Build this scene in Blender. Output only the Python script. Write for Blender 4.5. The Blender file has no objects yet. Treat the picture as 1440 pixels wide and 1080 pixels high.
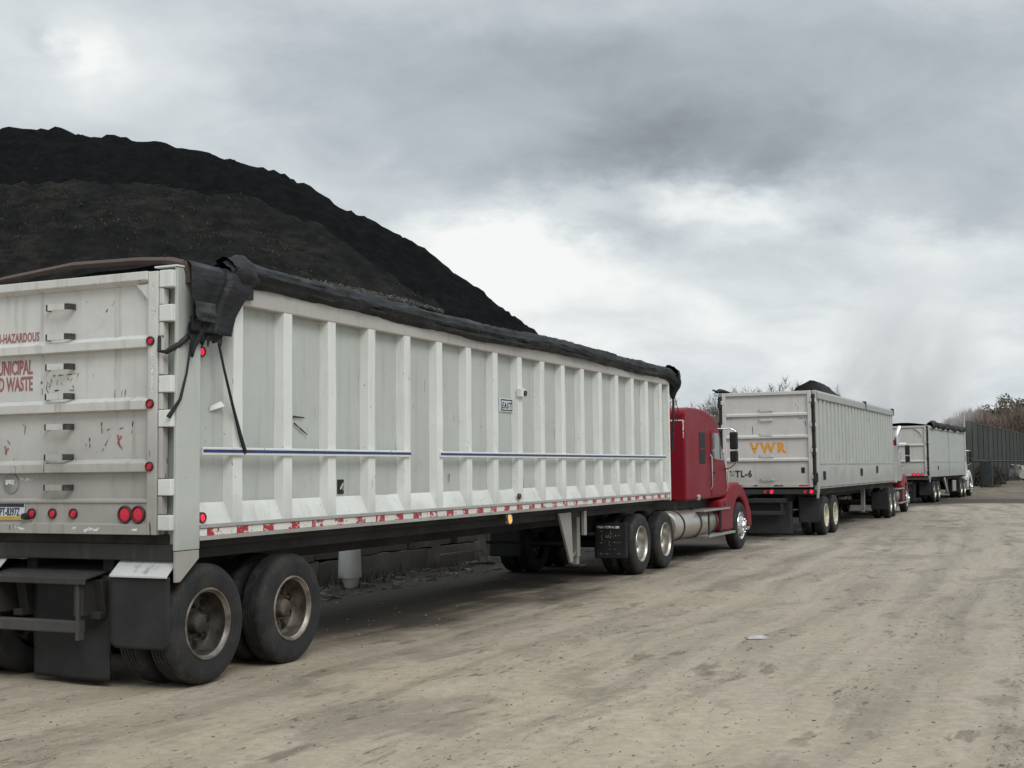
import bpy, bmesh, math, random
from mathutils import Vector, Matrix, noise
random.seed(11)
S = bpy.context.scene
COL = S.collection
R = math.radians
PI = math.pi
FPX, PITCH, ROLL, CAMH = 1755.17, 3.9056, -0.636, 1.795

# ------------------------------------------------------------------ node helpers
class NT:
    def __init__(s, tree):
        s.t = tree
    def n(s, typ, out=0, **kw):
        nd = s.t.nodes.new(typ)
        ins = kw.pop('i', {})
        for k, v in kw.items():
            setattr(nd, k, v)
        for k, v in ins.items():
            s.set(nd.inputs[k], v)
        return nd.outputs[out]
    def set(s, sock, v):
        if hasattr(v, 'is_output'):
            s.t.links.new(v, sock)
        elif isinstance(v, (tuple, list)):
            if sock.type == 'RGBA' and len(v) == 3:
                v = (*v, 1)
            sock.default_value = v
        else:
            sock.default_value = v
    def m(s, op, a, b=0.0, c=0.0, clamp=False):
        return s.n('ShaderNodeMath', operation=op, use_clamp=clamp, i={0: a, 1: b, 2: c})
    def noise(s, vec, scale, detail=4, rough=.55, dist=0.0, out=0):
        return s.n('ShaderNodeTexNoise', out=out, i={'Vector': vec, 'Scale': scale, 'Detail': detail, 'Roughness': rough, 'Distortion': dist})
    def map(s, vec, scale=(1, 1, 1), rot=(0, 0, 0), loc=(0, 0, 0)):
        return s.n('ShaderNodeMapping', i={'Vector': vec, 'Scale': scale, 'Rotation': rot, 'Location': loc})
    def ramp(s, f, a, b, lo=0.0, hi=1.0):
        return s.n('ShaderNodeMapRange', clamp=True, interpolation_type='SMOOTHSTEP', i={0: f, 1: a, 2: b, 3: lo, 4: hi})
    def mix(s, f, a, b, blend='MIX'):
        nd = s.t.nodes.new('ShaderNodeMix'); nd.data_type = 'RGBA'; nd.blend_type = blend
        s.set(nd.inputs[0], f); s.set(nd.inputs[6], a); s.set(nd.inputs[7], b)
        return nd.outputs[2]
    def obj(s):
        return s.n('ShaderNodeTexCoord', out=3)
    def bump(s, h, strength=.3, dist=.02, normal=None):
        i = {'Height': h, 'Strength': strength, 'Distance': dist}
        if normal is not None: i['Normal'] = normal
        return s.n('ShaderNodeBump', i=i)

def material(name):
    m = bpy.data.materials.new(name); m.use_nodes = True
    m.node_tree.nodes.clear()
    N = NT(m.node_tree)
    out = m.node_tree.nodes.new('ShaderNodeOutputMaterial')
    return m, N, out

def finish(N, out, color, rough=.5, metal=0.0, normal=None, emis=None, estr=0.0, spec=.5, coat=0.0, alpha=None):
    i = {'Base Color': color, 'Roughness': rough, 'Metallic': metal, 'Specular IOR Level': spec, 'Coat Weight': coat}
    if normal is not None: i['Normal'] = normal
    if emis is not None: i['Emission Color'] = emis; i['Emission Strength'] = estr
    if alpha is not None: i['Alpha'] = alpha
    b = N.n('ShaderNodeBsdfPrincipled', i=i)
    N.t.links.new(b, out.inputs[0])

def plain(name, col, rough=.5, metal=0., var=.25, scale=6., emis=None, estr=0., coat=0., bump=0.):
    m, N, out = material(name)
    o = N.obj()
    f = N.noise(o, scale, 5)
    lo = tuple(c*(1-var) for c in col); hi = tuple(min(1, c*(1+var)) for c in col)
    c = N.mix(N.ramp(f, .3, .7), lo, hi)
    nm = N.bump(N.noise(o, scale*5, 4), bump, .02) if bump else None
    finish(N, out, c, N.ramp(N.noise(o, scale*.7, 3), .3, .7, rough*.85, min(1, rough*1.15)), metal, nm, emis, estr, coat=coat)
    return m

def dirty_paint(name, col, dirt=(.16, .14, .115), amount=.5, low=1.2, lowh=.9, rough=.42, metal=0.0, scratch=.5, seed=0., dents=.25, coat=0., lowamt=.45, spec=.5):
    """painted sheet metal: blotchy grime, runs of dirt down the face, scrapes, splash dirt low on the body"""
    m, N, out = material(name)
    o = N.map(N.obj(), loc=(seed, seed*1.7, seed*.3))
    big = N.noise(o, .9, 5, .6)
    streak = N.noise(N.map(o, (9, 9, .55)), 1.0, 5, .65)
    fine = N.noise(N.map(o, (40, 40, 6)), 1.0, 4, .7)
    c = N.mix(N.ramp(big, .35, .7), tuple(x*.93 for x in col), col)
    g = N.m('MULTIPLY', N.ramp(streak, .5, .78), amount)
    c = N.mix(g, c, tuple(.45*a+.55*b for a, b in zip(col, dirt)))
    g2 = N.m('MULTIPLY', N.ramp(N.noise(o, 2.6, 6, .7), .55, .8), amount*.8)
    c = N.mix(g2, c, tuple(.55*a+.45*b for a, b in zip(col, dirt)))
    z = N.n('ShaderNodeSeparateXYZ', out=2, i={0: N.obj()})
    zz = N.m('ADD', z, N.m('MULTIPLY', N.m('SUBTRACT', N.noise(o, 1.6, 5), .5), .9))
    c = N.mix(N.m('MULTIPLY', N.ramp(zz, low+lowh, low), lowamt), c, dirt)
    if scratch:
        sc = N.noise(N.map(o, (22, 22, 3.2)), 1.0, 3, .5)
        msk = N.ramp(N.noise(o, 1.3, 3), .5, .62)
        s1 = N.m('MULTIPLY', N.ramp(sc, .685, .715), N.m('MULTIPLY', msk, scratch))
        c = N.mix(s1, c, (.05, .045, .04))
        rs = N.m('MULTIPLY', N.ramp(N.noise(N.map(o, (14, 14, 5), loc=(2, 5, 1)), 1.0, 5, .7), .62, .72), N.ramp(N.noise(o, .9, 3), .48, .6))
        c = N.mix(N.m('MULTIPLY', rs, scratch*.55), c, (.34, .25, .17))
        sp = N.noise(N.map(o, (30, 30, 18)), 1.0, 2, .5)
        s2 = N.m('MULTIPLY', N.ramp(sp, .73, .76), scratch)
        c = N.mix(s2, c, (.07, .05, .04))
    h = N.m('ADD', N.noise(o, 2.2, 2), N.m('MULTIPLY', fine, .04))
    nm = N.bump(h, dents, .05)
    r = N.ramp(big, .3, .7, rough*.85, rough*1.2)
    finish(N, out, c, r, metal, nm, coat=coat, spec=spec)
    return m

M = {}
M['white'] = dirty_paint('white_aluminium_paint', (.74, .765, .73), amount=.42, low=1.15, lowh=.55, scratch=.75, dents=.3, lowamt=.35)
M['panel'] = dirty_paint('dull_aluminium_panel', (.50, .53, .50), dirt=(.2, .19, .17), amount=.45, low=1.15, lowh=.5, rough=.45, metal=.1, scratch=.7, seed=11., dents=.35, lowamt=.25)
M['post'] = dirty_paint('grey_post_paint', (.485, .515, .48), dirt=(.2, .19, .17), amount=.4, low=1.0, lowh=.7, scratch=.5, seed=15.)
M['toprail'] = dirty_paint('dusty_top_rail', (.46, .44, .41), amount=.6, low=0, lowh=.1, scratch=.5, seed=12.)
M['rail2'] = dirty_paint('grey_green_top_rail', (.33, .35, .32), amount=.5, low=0, lowh=.1, scratch=.2, seed=13.)
M['endshade'] = plain('shaded_rung_end', (.05, .046, .04), .8, var=.5, scale=20)  # shade of the hollow rung ends, painted on as a dark colour
M['whitedoor'] = dirty_paint('weathered_door_paint', (.665, .66, .63), dirt=(.15, .13, .105), amount=.9, low=1.25, lowh=1.7, scratch=1.0, seed=3.1, dents=.45, lowamt=.62)
M['white2'] = dirty_paint('grey_white_trailer_paint', (.415, .44, .405), amount=.6, low=1.15, lowh=.8, scratch=.6, seed=7.7)
M['whitedoor2'] = dirty_paint('grey_white_door_paint', (.62, .60, .565), dirt=(.2, .17, .13), amount=.5, low=1.0, lowh=1.2, scratch=.5, seed=5.2)
M['alu'] = dirty_paint('raw_aluminium_rail', (.46, .455, .43), amount=.5, low=1.0, lowh=.4, rough=.45, metal=.3, scratch=.3, seed=1.4)
M['frame'] = dirty_paint('grimy_chassis_steel', (.018, .0175, .017), dirt=(.06, .052, .042), amount=.6, low=.3, lowh=.8, rough=.8, scratch=0, seed=2., lowamt=.35)
M['beam'] = dirty_paint('worn_rear_beam', (.030, .029, .027), dirt=(.11, .10, .09), amount=.9, low=.3, lowh=.8, rough=.75, scratch=0, seed=4.)
M['rubber'] = plain('black_rubber_flap', (.0155, .0165, .0163), .72, var=.3, scale=3, bump=.15)
M['black'] = plain('black_plastic', (.012, .012, .013), .5)
M['gap'] = plain('dark_recess_grime', (.03, .027, .024), .9, var=.4)
M['red'] = dirty_paint('dark_red_truck_paint', (.205, .007, .017), dirt=(.12, .022, .028), amount=.3, low=.5, lowh=1.0, rough=.42, scratch=0, seed=6., dents=.04, coat=.03, lowamt=.3, spec=.16)
M['truckwhite'] = dirty_paint('white_truck_paint', (.72, .72, .71), amount=.2, low=.4, lowh=.6, rough=.3, scratch=0, seed=8., dents=.05)
M['chrome'] = plain('chrome', (.72, .72, .72), .16, 1.0, var=.08, scale=12)
M['tank'] = dirty_paint('polished_tank_aluminium', (.56, .53, .48), dirt=(.25, .21, .17), amount=.5, low=.3, lowh=.5, rough=.32, metal=.75, scratch=0, seed=9., dents=.1)
M['rim'] = plain('dirty_wheel_steel', (.105, .088, .072), .55, .45, var=.5, scale=9)
M['rimlip'] = plain('worn_rim_edge', (.27, .24, .20), .42, .6, var=.45, scale=7)
M['rimbright'] = plain('polished_rim', (.45, .43, .39), .36, .9, var=.2, scale=9)
M['rimdark'] = plain('grimy_dark_rim', (.050, .044, .038), .6, .3, var=.5, scale=9)
M['rimdarklip'] = plain('grimy_rim_edge', (.19, .17, .145), .45, .5, var=.5, scale=7)
M['rimwhite'] = plain('cream_painted_rim', (.55, .52, .40), .5, var=.3, scale=9)
M['hole'] = plain('wheel_hole_shadow', (.006, .006, .006), .9)
M['glass'] = dirty_paint('tinted_glass', (.022, .026, .024), amount=.1, low=-9, lowh=.1, rough=.5, scratch=0, dents=0., lowamt=0., spec=.15)
M['glassclear'] = plain('cab_door_glass', (.16, .175, .175), .08, 0., var=.2)
M['redlens'] = plain('red_lamp_lens', (.45, .012, .03), .25, emis=(1., .04, .09), estr=.12, var=.3, scale=60)
M['redbright'] = plain('lit_red_lamp', (.5, .01, .03), .25, emis=(1., .03, .08), estr=.65, var=.2, scale=40)
M['amber'] = plain('lit_amber_lamp', (.7, .25, .01), .3, emis=(1., .36, .02), estr=.95, var=.15, scale=50)
M['amberdull'] = plain('dull_amber_lens', (.20, .06, .02), .3)
M['lampring'] = plain('lamp_housing', (.05, .012, .014), .4)
M['blue'] = plain('navy_stripe_paint', (.02, .03, .14), .4, var=.3)
M['textred'] = None
M['rust'] = dirty_paint('rusty_brown_tube', (.082, .054, .045), dirt=(.16, .125, .10), amount=.9, low=0, lowh=.1, rough=.75, scratch=.3, seed=2.2)
M['slot'] = plain('open_slot_shadow', (.015, .015, .014), .9)
M['platewhite'] = plain('plate_white', (.62, .66, .70), .4, var=.1)
M['plateyellow'] = plain('plate_yellow', (.55, .36, .06), .4, var=.2)
M['ink'] = plain('dark_ink', (.02, .022, .028), .5)

def peel(name, col, th=.44, scale=14., soft=.06):
    """stencilled paint that has flaked away in spots"""
    m, N, out = material(name)
    o = N.obj()
    f = N.m('ADD', N.m('MULTIPLY', N.noise(o, scale, 5, .65), .7), N.m('MULTIPLY', N.noise(o, scale*.25, 3), .3))
    c = N.mix(N.ramp(N.noise(o, scale*2, 3), .3, .7), col, tuple(x*1.35 for x in col))
    finish(N, out, c, .6, alpha=N.ramp(f, th-soft, th+soft))
    return m
M['textred'] = peel('faded_red_lettering', (.29, .115, .115), .22, 16, .14)
M['textblack'] = peel('black_lettering', (.03, .03, .032), .34, 10)
M['textorange'] = peel('faded_orange_lettering', (.62, .27, .035), .40, 9)
M['scuff'] = peel('black_scuff', (.03, .026, .022), .50, 26)
M['palemark'] = peel('pale_mark', (.6, .6, .58), .46, 30)
M['flaptext'] = peel('worn_white_script', (.16, .165, .15), .5, 20)
M['scraped'] = dirty_paint('scraped_bare_aluminium', (.62, .62, .60), dirt=(.03, .03, .03), amount=1.1, low=.3, lowh=.1, rough=.4, metal=.2, scratch=1.)

def tape_mat(name, pitch=.40):
    m, N, out = material(name)
    o = N.obj()
    y = N.n('ShaderNodeSeparateXYZ', out=1, i={0: o})
    yy = N.m('ADD', y, N.m('MULTIPLY', N.m('SUBTRACT', N.noise(o, 3.2, 3), .5), .10))
    f = N.m('FRACT', N.m('DIVIDE', yy, pitch))
    c = N.mix(N.m('LESS_THAN', f, .46), (.70, .69, .65), (.40, .02, .035))
    p = N.noise(N.map(o, (1, 9, 16)), 1.0, 4, .7)
    c = N.mix(N.ramp(p, .53, .565), c, (.66, .655, .62))
    p2 = N.noise(N.map(o, (1, 14, 26), loc=(3, 3, 3)), 1.0, 4, .7)
    c = N.mix(N.ramp(p2, .60, .63), c, (.30, .28, .25))
    finish(N, out, c, .4)
    return m
M['tape'] = tape_mat('red_white_reflective_tape')

def tyre_mat():
    m, N, out = material('tyre_rubber')
    o = N.obj()
    c = N.mix(N.ramp(N.noise(o, 5, 5, .65), .4, .75), (.0105, .0115, .0125), (.024, .0235, .022))
    c = N.mix(N.m('MULTIPLY', N.ramp(N.noise(o, 2.2, 4), .5, .75),   .4), c, (.05, .045, .038))
    # moulded sidewall: rings and letter-like blocks
    sp = N.t.nodes.new('ShaderNodeSeparateXYZ'); N.set(sp.inputs[0], o)
    r = N.m('SQRT', N.m('ADD', N.m('MULTIPLY', sp.outputs[1], sp.outputs[1]), N.m('MULTIPLY', sp.outputs[2], sp.outputs[2])))
    an = N.m('ARCTAN2', sp.outputs[2], sp.outputs[1])
    blk = N.noise(N.n('ShaderNodeCombineXYZ', i={0: N.m('MULTIPLY', an, 11.), 1: N.m('MULTIPLY', r, 46.), 2: 0.}), 1., 1, .3)
    band = N.m('MULTIPLY', N.m('GREATER_THAN', r, .385), N.m('LESS_THAN', r, .425))
    gaps = N.ramp(N.noise(N.n('ShaderNodeCombineXYZ', i={0: N.m('MULTIPLY', an, 1.3), 1: 0., 2: 5.}), 1., 1, .3), .48, .52)
    let = N.m('MULTIPLY', N.m('MULTIPLY', N.ramp(blk, .50, .54), band), gaps)
    ring = N.ramp(N.m('ABSOLUTE', N.m('SUBTRACT', r, .445)), .0045, .002)
    ring2 = N.ramp(N.m('ABSOLUTE', N.m('SUBTRACT', r, .352)), .004, .002)
    h = N.m('ADD', N.m('ADD', let, ring), N.m('ADD', ring2, N.m('MULTIPLY', N.noise(o, 60, 3), .25)))
    c = N.mix(N.m('MULTIPLY', N.m('ADD', let, ring), .35), c, (.042, .041, .038))
    mud = N.m('MULTIPLY', N.ramp(N.noise(o, 7, 5, .7), .50, .66), N.ramp(r, .40, .52))
    c = N.mix(N.m('MULTIPLY', mud, .45), c, (.085, .075, .06))
    finish(N, out, c, .78, normal=N.bump(h, .35, .006))
    return m
M['tyre'] = tyre_mat()

def tarp_mat(name, col=(.017, .019, .020)):
    m, N, out = material(name)
    o = N.obj()
    c = N.mix(N.ramp(N.noise(o, 2.5, 5), .4, .75), col, tuple(x*1.9 for x in col))
    h = N.m('ADD', N.noise(N.map(o, (5, 1.2, 5)), 1., 5, .6), N.m('MULTIPLY', N.noise(o, 14, 4), .35))
    finish(N, out, c, N.ramp(N.noise(o, 3, 3), .3, .7, .5, .75), normal=N.bump(h, .6, .06), spec=.35)
    return m
M['tarp'] = tarp_mat('black_vinyl_tarp', (.0105, .0115, .0125))
M['tarpband'] = tarp_mat('grey_tarp_band', (.027, .030, .029))
M['net'] = plain('frayed_mesh_tarp', (.12, .118, .10), .9, var=.5, scale=20)

# ------------------------------------------------------------------ mesh helpers
class MB:
    """collects shapes in one bmesh; local axes: x right, y forward along the truck, z up"""
    def __init__(s): s.b = bmesh.new()
    def box(s, x0, x1, y0, y1, z0, z1):
        v = [s.b.verts.new((x, y, z)) for x in (x0, x1) for y in (y0, y1) for z in (z0, z1)]
        for f in ((0, 1, 3, 2), (4, 6, 7, 5), (0, 4, 5, 1), (2, 3, 7, 6), (0, 2, 6, 4), (1, 5, 7, 3)):
            s.b.faces.new([v[i] for i in f])
        return s
    def prism(s, pts, axis, a, b):
        """polygon pts (two coordinates in cyclic order) extruded along axis from a to b"""
        def P(p, t):
            return {'x': (t, p[0], p[1]), 'y': (p[0], t, p[1]), 'z': (p[0], p[1], t)}[axis]
        A = [s.b.verts.new(P(p, a)) for p in pts]; B = [s.b.verts.new(P(p, b)) for p in pts]
        n = len(pts)
        s.b.faces.new(A); s.b.faces.new(B[::-1])
        for i in range(n):
            s.b.faces.new((A[i], B[i], B[(i+1) % n], A[(i+1) % n]))
        return s
    def tube(s, path, r, seg=8, cap=True):
        path = [Vector(p) for p in path]; n = len(path)
        rr = r if isinstance(r, (list, tuple)) else [r]*n
        rings = []
        up = None
        for i, p in enumerate(path):
            d = (path[min(i+1, n-1)]-path[max(i-1, 0)]).normalized()
            if up is None:
                up = Vector((0, 0, 1)) if abs(d.z) < .9 else Vector((1, 0, 0))
            a = d.cross(up)
            if a.length < 1e-4: a = d.cross(Vector((1, .3, 0)))
            a.normalize(); b = a.cross(d).normalized(); up = b
            rings.append([s.b.verts.new(p+a*math.cos(2*PI*k/seg)*rr[i]+b*math.sin(2*PI*k/seg)*rr[i]) for k in range(seg)])
        for i in range(n-1):
            for k in range(seg):
                s.b.faces.new((rings[i][k], rings[i][(k+1) % seg], rings[i+1][(k+1) % seg], rings[i+1][k]))
        if cap:
            s.b.faces.new(rings[0][::-1]); s.b.faces.new(rings[-1])
        return s
    def lathe(s, prof, axis='x', c=(0, 0, 0), seg=48, closed=False, cap=True):
        """prof = [(r, t)]: radius and position along the axis"""
        rings = []
        for r, t in prof:
            ring = []
            for k in range(seg):
                a = 2*PI*k/seg
                u, v = r*math.cos(a), r*math.sin(a)
                q = {'x': (t, u, v), 'y': (u, t, v), 'z': (u, v, t)}[axis]
                ring.append(s.b.verts.new((q[0]+c[0], q[1]+c[1], q[2]+c[2])))
            rings.append(ring)
        m = len(rings)
        for i in range(m if closed else m-1):
            j = (i+1) % m
            for k in range(seg):
                s.b.faces.new((rings[i][k], rings[i][(k+1) % seg], rings[j][(k+1) % seg], rings[j][k]))
        if not closed and cap:
            for ring, rr in ((rings[0], prof[0][0]), (rings[-1], prof[-1][0])):
                if rr > 1e-3: s.b.faces.new(ring)
        return s
    def grid(s, nx, ny, f):
        vs = [[s.b.verts.new(f(i/nx, j/ny)) for j in range(ny+1)] for i in range(nx+1)]
        for i in range(nx):
            for j in range(ny):
                s.b.faces.new((vs[i][j], vs[i+1][j], vs[i+1][j+1], vs[i][j+1]))
        return s
    def loft(s, secs, n=6):
        """secs: (y, xc, halfwidth, z0, z1, corner radius): rounded-rectangle rings skinned along y"""
        rings = []
        for (y, xc, hw, z0, z1, r) in secs:
            ring = []
            for cx, cz, a0 in ((xc+hw-r, z1-r, 0), (xc-hw+r, z1-r, 90), (xc-hw+r, z0+min(r, .06), 180), (xc+hw-r, z0+min(r, .06), 270)):
                q = r if a0 < 180 else min(r, .06)
                cxx = cx if a0 < 180 else (xc-hw+q if a0 == 180 else xc+hw-q)
                for k in range(n+1):
                    a = R(a0+90*k/n)
                    ring.append(s.b.verts.new((cxx+q*math.cos(a), y, cz+q*math.sin(a))))
            rings.append(ring)
        L = len(rings[0])
        for i in range(len(rings)-1):
            for k in range(L):
                s.b.faces.new((rings[i][k], rings[i+1][k], rings[i+1][(k+1) % L], rings[i][(k+1) % L]))
        s.b.faces.new(rings[0]); s.b.faces.new(rings[-1][::-1])
        return s
    def mesh(s, name, mat, smooth=None):
        bmesh.ops.recalc_face_normals(s.b, faces=s.b.faces)
        me = bpy.data.meshes.new(name); s.b.to_mesh(me); s.b.free()
        for mm in (mat if isinstance(mat, (list, tuple)) else [mat]): me.materials.append(mm)
        if smooth is not None:
            for p in me.polygons: p.use_smooth = True
            if smooth < 179: me.set_sharp_from_angle(angle=R(smooth))
        return me
    def build(s, name, mat, parent=None, smooth=None, bevel=0., loc=None, seg=2):
        return link(name, s.mesh(name, mat, smooth), parent, bevel, loc, seg)

def link(name, me, parent=None, bevel=0., loc=None, seg=2):
    o = bpy.data.objects.new(name, me); COL.objects.link(o)
    if parent is not None: o.parent = parent
    if loc: o.location = loc
    if bevel:
        b = o.modifiers.new('bevel', 'BEVEL'); b.width = bevel; b.segments = seg; b.limit_method = 'ANGLE'; b.angle_limit = R(32)
        b.harden_normals = False
    return o

def tag(o, label=None, cat=None, group=None, kind=None):
    if label: o['label'] = label
    if cat: o['category'] = cat
    if group: o['group'] = group
    if kind: o['kind'] = kind
    return o

def empty(name, loc, rz, label, cat, group=None):
    o = bpy.data.objects.new(name, None); COL.objects.link(o)
    o.location = loc; o.rotation_euler = (0, 0, rz); o.empty_display_size = .2
    return tag(o, label, cat, group)

def copy_part(o, parent, loc=None, name=None):
    c = o.copy(); COL.objects.link(c); c.parent = parent
    if loc is not None: c.location = loc
    for ch in list(o.children):
        d = ch.copy(); COL.objects.link(d); d.parent = c
    return c

def text_mesh(s, size, mat, face, pos, name, parent, sx=1., bold=0., align='LEFT', shear=0., depth=.0015, fit=None, space=1.):
    """flat lettering; face 'rear' reads from behind the truck, 'right' from its right side"""
    cu = bpy.data.curves.new(name, 'FONT'); cu.body = s; cu.size = size; cu.align_x = align
    cu.offset = bold; cu.extrude = depth; cu.shear = shear; cu.resolution_u = 3; cu.space_character = space
    t = bpy.data.objects.new(name+'_curve', cu)
    me = bpy.data.meshes.new_from_object(t)
    bpy.data.objects.remove(t); bpy.data.curves.remove(cu)
    sy = 1.
    if fit:
        xs = [v.co.x for v in me.vertices]; ys = [v.co.y for v in me.vertices]
        sx = fit[0]/(max(xs)-min(xs)); sy = fit[1]/(max(ys)-min(ys))
    for v in me.vertices:
        x, y, z = v.co.x*sx, v.co.y*sy, v.co.z
        v.co = (x, -z, y) if face == 'rear' else (z, x, y)
        v.co += Vector(pos)
    me.materials.clear(); me.materials.append(mat)
    me.name = name
    return link(name, me, parent)

def strokes(lines, r, face, pos, name, mat, parent):
    """thin painted strokes: lines of (a, z) in the plane of the face"""
    mb = MB()
    for ln in lines:
        for (a, b) in zip(ln[:-1], ln[1:]):
            d = Vector((b[0]-a[0], b[1]-a[1])); L = max(d.length, 1e-5); nrm = Vector((-d.y, d.x))/L*r
            q = [(a[0]+nrm.x, a[1]+nrm.y), (a[0]-nrm.x, a[1]-nrm.y), (b[0]-nrm.x*.5, b[1]-nrm.y*.5), (b[0]+nrm.x*.5, b[1]+nrm.y*.5)]
            vs = [mb.b.verts.new((pos[0]+u, pos[1], pos[2]+v) if face == 'rear' else (pos[0], pos[1]+u, pos[2]+v)) for u, v in q]
            mb.b.faces.new(vs)
    return mb.build(name, mat, parent)

def strokes_each(lines, r, face, pos, name, mat, parent):
    for ln in lines: strokes([ln], r, face, pos, name, mat, parent)

# ------------------------------------------------------------------ camera, light, sky
c_, s_ = math.cos, math.sin
_p, _r = R(PITCH), R(ROLL)
right = Vector((1, 0, 0)); fwd = Vector((0, c_(_p), s_(_p))); up = Vector((0, -s_(_p), c_(_p)))
R2 = right*c_(_r)+up*s_(_r); U2 = -right*s_(_r)+up*c_(_r)
cam = bpy.data.cameras.new('camera'); camo = bpy.data.objects.new('camera', cam); COL.objects.link(camo)
mw = Matrix.Identity(4)
for i in range(3):
    mw[i][0] = R2[i]; mw[i][1] = U2[i]; mw[i][2] = -fwd[i]
mw[2][3] = CAMH
camo.matrix_world = mw
cam.sensor_width = 36; cam.lens = FPX/1440*36; cam.clip_end = 6000; cam.clip_start = .1
S.camera = camo
S.view_settings.view_transform = 'Standard'; S.view_settings.look = 'None'
S.view_settings.exposure = 0.0; S.view_settings.gamma = 1.0
S.cycles.max_bounces = 14; S.cycles.diffuse_bounces = 3; S.cycles.transparent_max_bounces = 12
S.cycles.volume_bounces = 12; S.cycles.volume_step_rate = 2.; S.cycles.use_denoising = True

SUN_AZ, SUN_EL = 150., 42.
sun = bpy.data.lights.new('sun', 'SUN'); sun.energy = 1.5; sun.angle = R(28); sun.color = (1, .97, .92)
suno = bpy.data.objects.new('sun', sun); COL.objects.link(suno)
sd = Vector((math.sin(R(SUN_AZ))*c_(R(SUN_EL)), math.cos(R(SUN_AZ))*c_(R(SUN_EL)), s_(R(SUN_EL))))
suno.rotation_euler = sd.to_track_quat('Z', 'Y').to_euler()

def sky_dir(px, py):
    d = (fwd*FPX+R2*(px-720)-U2*(py-540)).normalized()
    return math.degrees(math.atan2(d.x, d.y)), math.degrees(math.asin(d.z))

W = bpy.data.worlds.new('World'); S.world = W; W.use_nodes = True
W.node_tree.nodes.clear(); N = NT(W.node_tree)
wo = W.node_tree.nodes.new('ShaderNodeOutputWorld')
sky = N.n('ShaderNodeTexSky', sky_type='NISHITA', sun_disc=False, sun_elevation=R(SUN_EL), sun_rotation=R(SUN_AZ), air_density=1.5, dust_density=3.)
bg1 = N.n('ShaderNodeBackground', i={0: sky, 1: .1})
gen = N.n('ShaderNodeTexCoord', out=0)
sep = W.node_tree.nodes.new('ShaderNodeSeparateXYZ'); N.set(sep.inputs[0], gen)
X_, Y_, Z_ = sep.outputs
# noise on a flat cloud deck overhead: cells flatten towards the horizon
den = N.m('ADD', N.m('MAXIMUM', Z_, 0.0), .42)
deck = N.n('ShaderNodeCombineXYZ', i={0: N.m('DIVIDE', X_, den), 1: N.m('DIVIDE', Y_, den), 2: 0.0})
n1 = N.noise(N.map(deck, (1., 1.25, 1.), loc=(3.1, 1.7, 0)), 2.3, 8, .55, .35)
n2 = N.noise(N.map(deck, (1., 1.35, 1.), loc=(9.1, 4.7, 2)), 6.0, 9, .58, .5)
wv = N.n('ShaderNodeTexNoise', out=1, i={'Vector': deck, 'Scale': 4.2, 'Detail': 6, 'Roughness': .6})
wsep = W.node_tree.nodes.new('ShaderNodeSeparateXYZ'); N.set(wsep.inputs[0], wv)
az = N.m('MULTIPLY', N.m('ARCTAN2', X_, Y_), 180/PI)
el = N.m('MULTIPLY', N.m('ARCSINE', Z_), 180/PI)
azw = N.m('ADD', az, N.m('MULTIPLY', N.m('SUBTRACT', wsep.outputs[0], .5), 11.))
elw = N.m('ADD', el, N.m('MULTIPLY', N.m('SUBTRACT', wsep.outputs[1], .5), 6.5))
def blob(px, py, sx, sy, amp):
    a, e = sky_dir(px, py)
    k = 180/PI/FPX
    da = N.m('DIVIDE', N.m('SUBTRACT', azw, a), sx*k); de = N.m('DIVIDE', N.m('SUBTRACT', elw, e), sy*k)
    q = N.m('ADD', N.m('MULTIPLY', da, da), N.m('MULTIPLY', de, de))
    return N.m('MULTIPLY', N.m('EXPONENT', N.m('MULTIPLY', q, -.5)), amp)
BLOBS = [(40, 25, 170, 70, .20), (88, 70, 28, 34, .20), (58, 55, 20, 26, -.20), (170, 160, 220, 60, .10), (340, 60, 120, 40, .0), (430, 160, 180, 40, -.05), (640, 110, 260, 55, -.10), (930, 110, 240, 70, -.14),
         (900, 225, 170, 36, -.31), (1080, 210, 120, 40, -.10), (1240, 150, 200, 80, -.03), (1410, 250, 110, 60, -.10), (650, 15, 220, 22, .07), (1200, 8, 160, 22, .06),
         (600, 245, 170, 45, .06), (700, 345, 85, 40, .42), (800, 390, 110, 38, .24), (980, 300, 90, 30, .34), (880, 332, 50, 20, -.24), (1330, 335, 80, 30, .20), (1250, 290, 60, 20, -.08),
         (1130, 400, 160, 40, -.04), (850, 450, 160, 40, .10), (1000, 505, 160, 40, .02), (1290, 490, 170, 70, .22), (1180, 430, 300, 100, .10), (760, 470, 200, 70, .06)]
acc = N.m('ADD', .545, 0.)
for b in BLOBS: acc = N.m('ADD', acc, blob(*b))
v = N.m('ADD', acc, N.m('MULTIPLY', N.m('SUBTRACT', n1, .5), .36))
v = N.m('ADD', v, N.m('MULTIPLY', N.m('SUBTRACT', n2, .5), .36))
rampn = W.node_tree.nodes.new('ShaderNodeValToRGB'); N.set(rampn.inputs[0], v)
cr = rampn.color_ramp
cr.elements[0].position = .06; cr.elements[0].color = (.235, .26, .295, 1)
cr.elements[1].position = .92; cr.elements[1].color = (.92, .94, .93, 1)
for p, c in ((.30, (.355, .395, .44)), (.5, (.49, .535, .58)), (.68, (.66, .71, .735))):
    e = cr.elements.new(p); e.color = (*c, 1)
# an overcast sky is brightest overhead
bg2 = N.n('ShaderNodeBackground', i={0: rampn.outputs[0], 1: N.ramp(el, 22., 62., 1.0, 2.1)})
cover = N.ramp(n1, .15, .45, .94, .99)
mx = W.node_tree.nodes.new('ShaderNodeMixShader')
N.set(mx.inputs[0], cover); W.node_tree.links.new(bg1, mx.inputs[1]); W.node_tree.links.new(bg2, mx.inputs[2])
W.node_tree.links.new(mx.outputs[0], wo.inputs[0])
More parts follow.
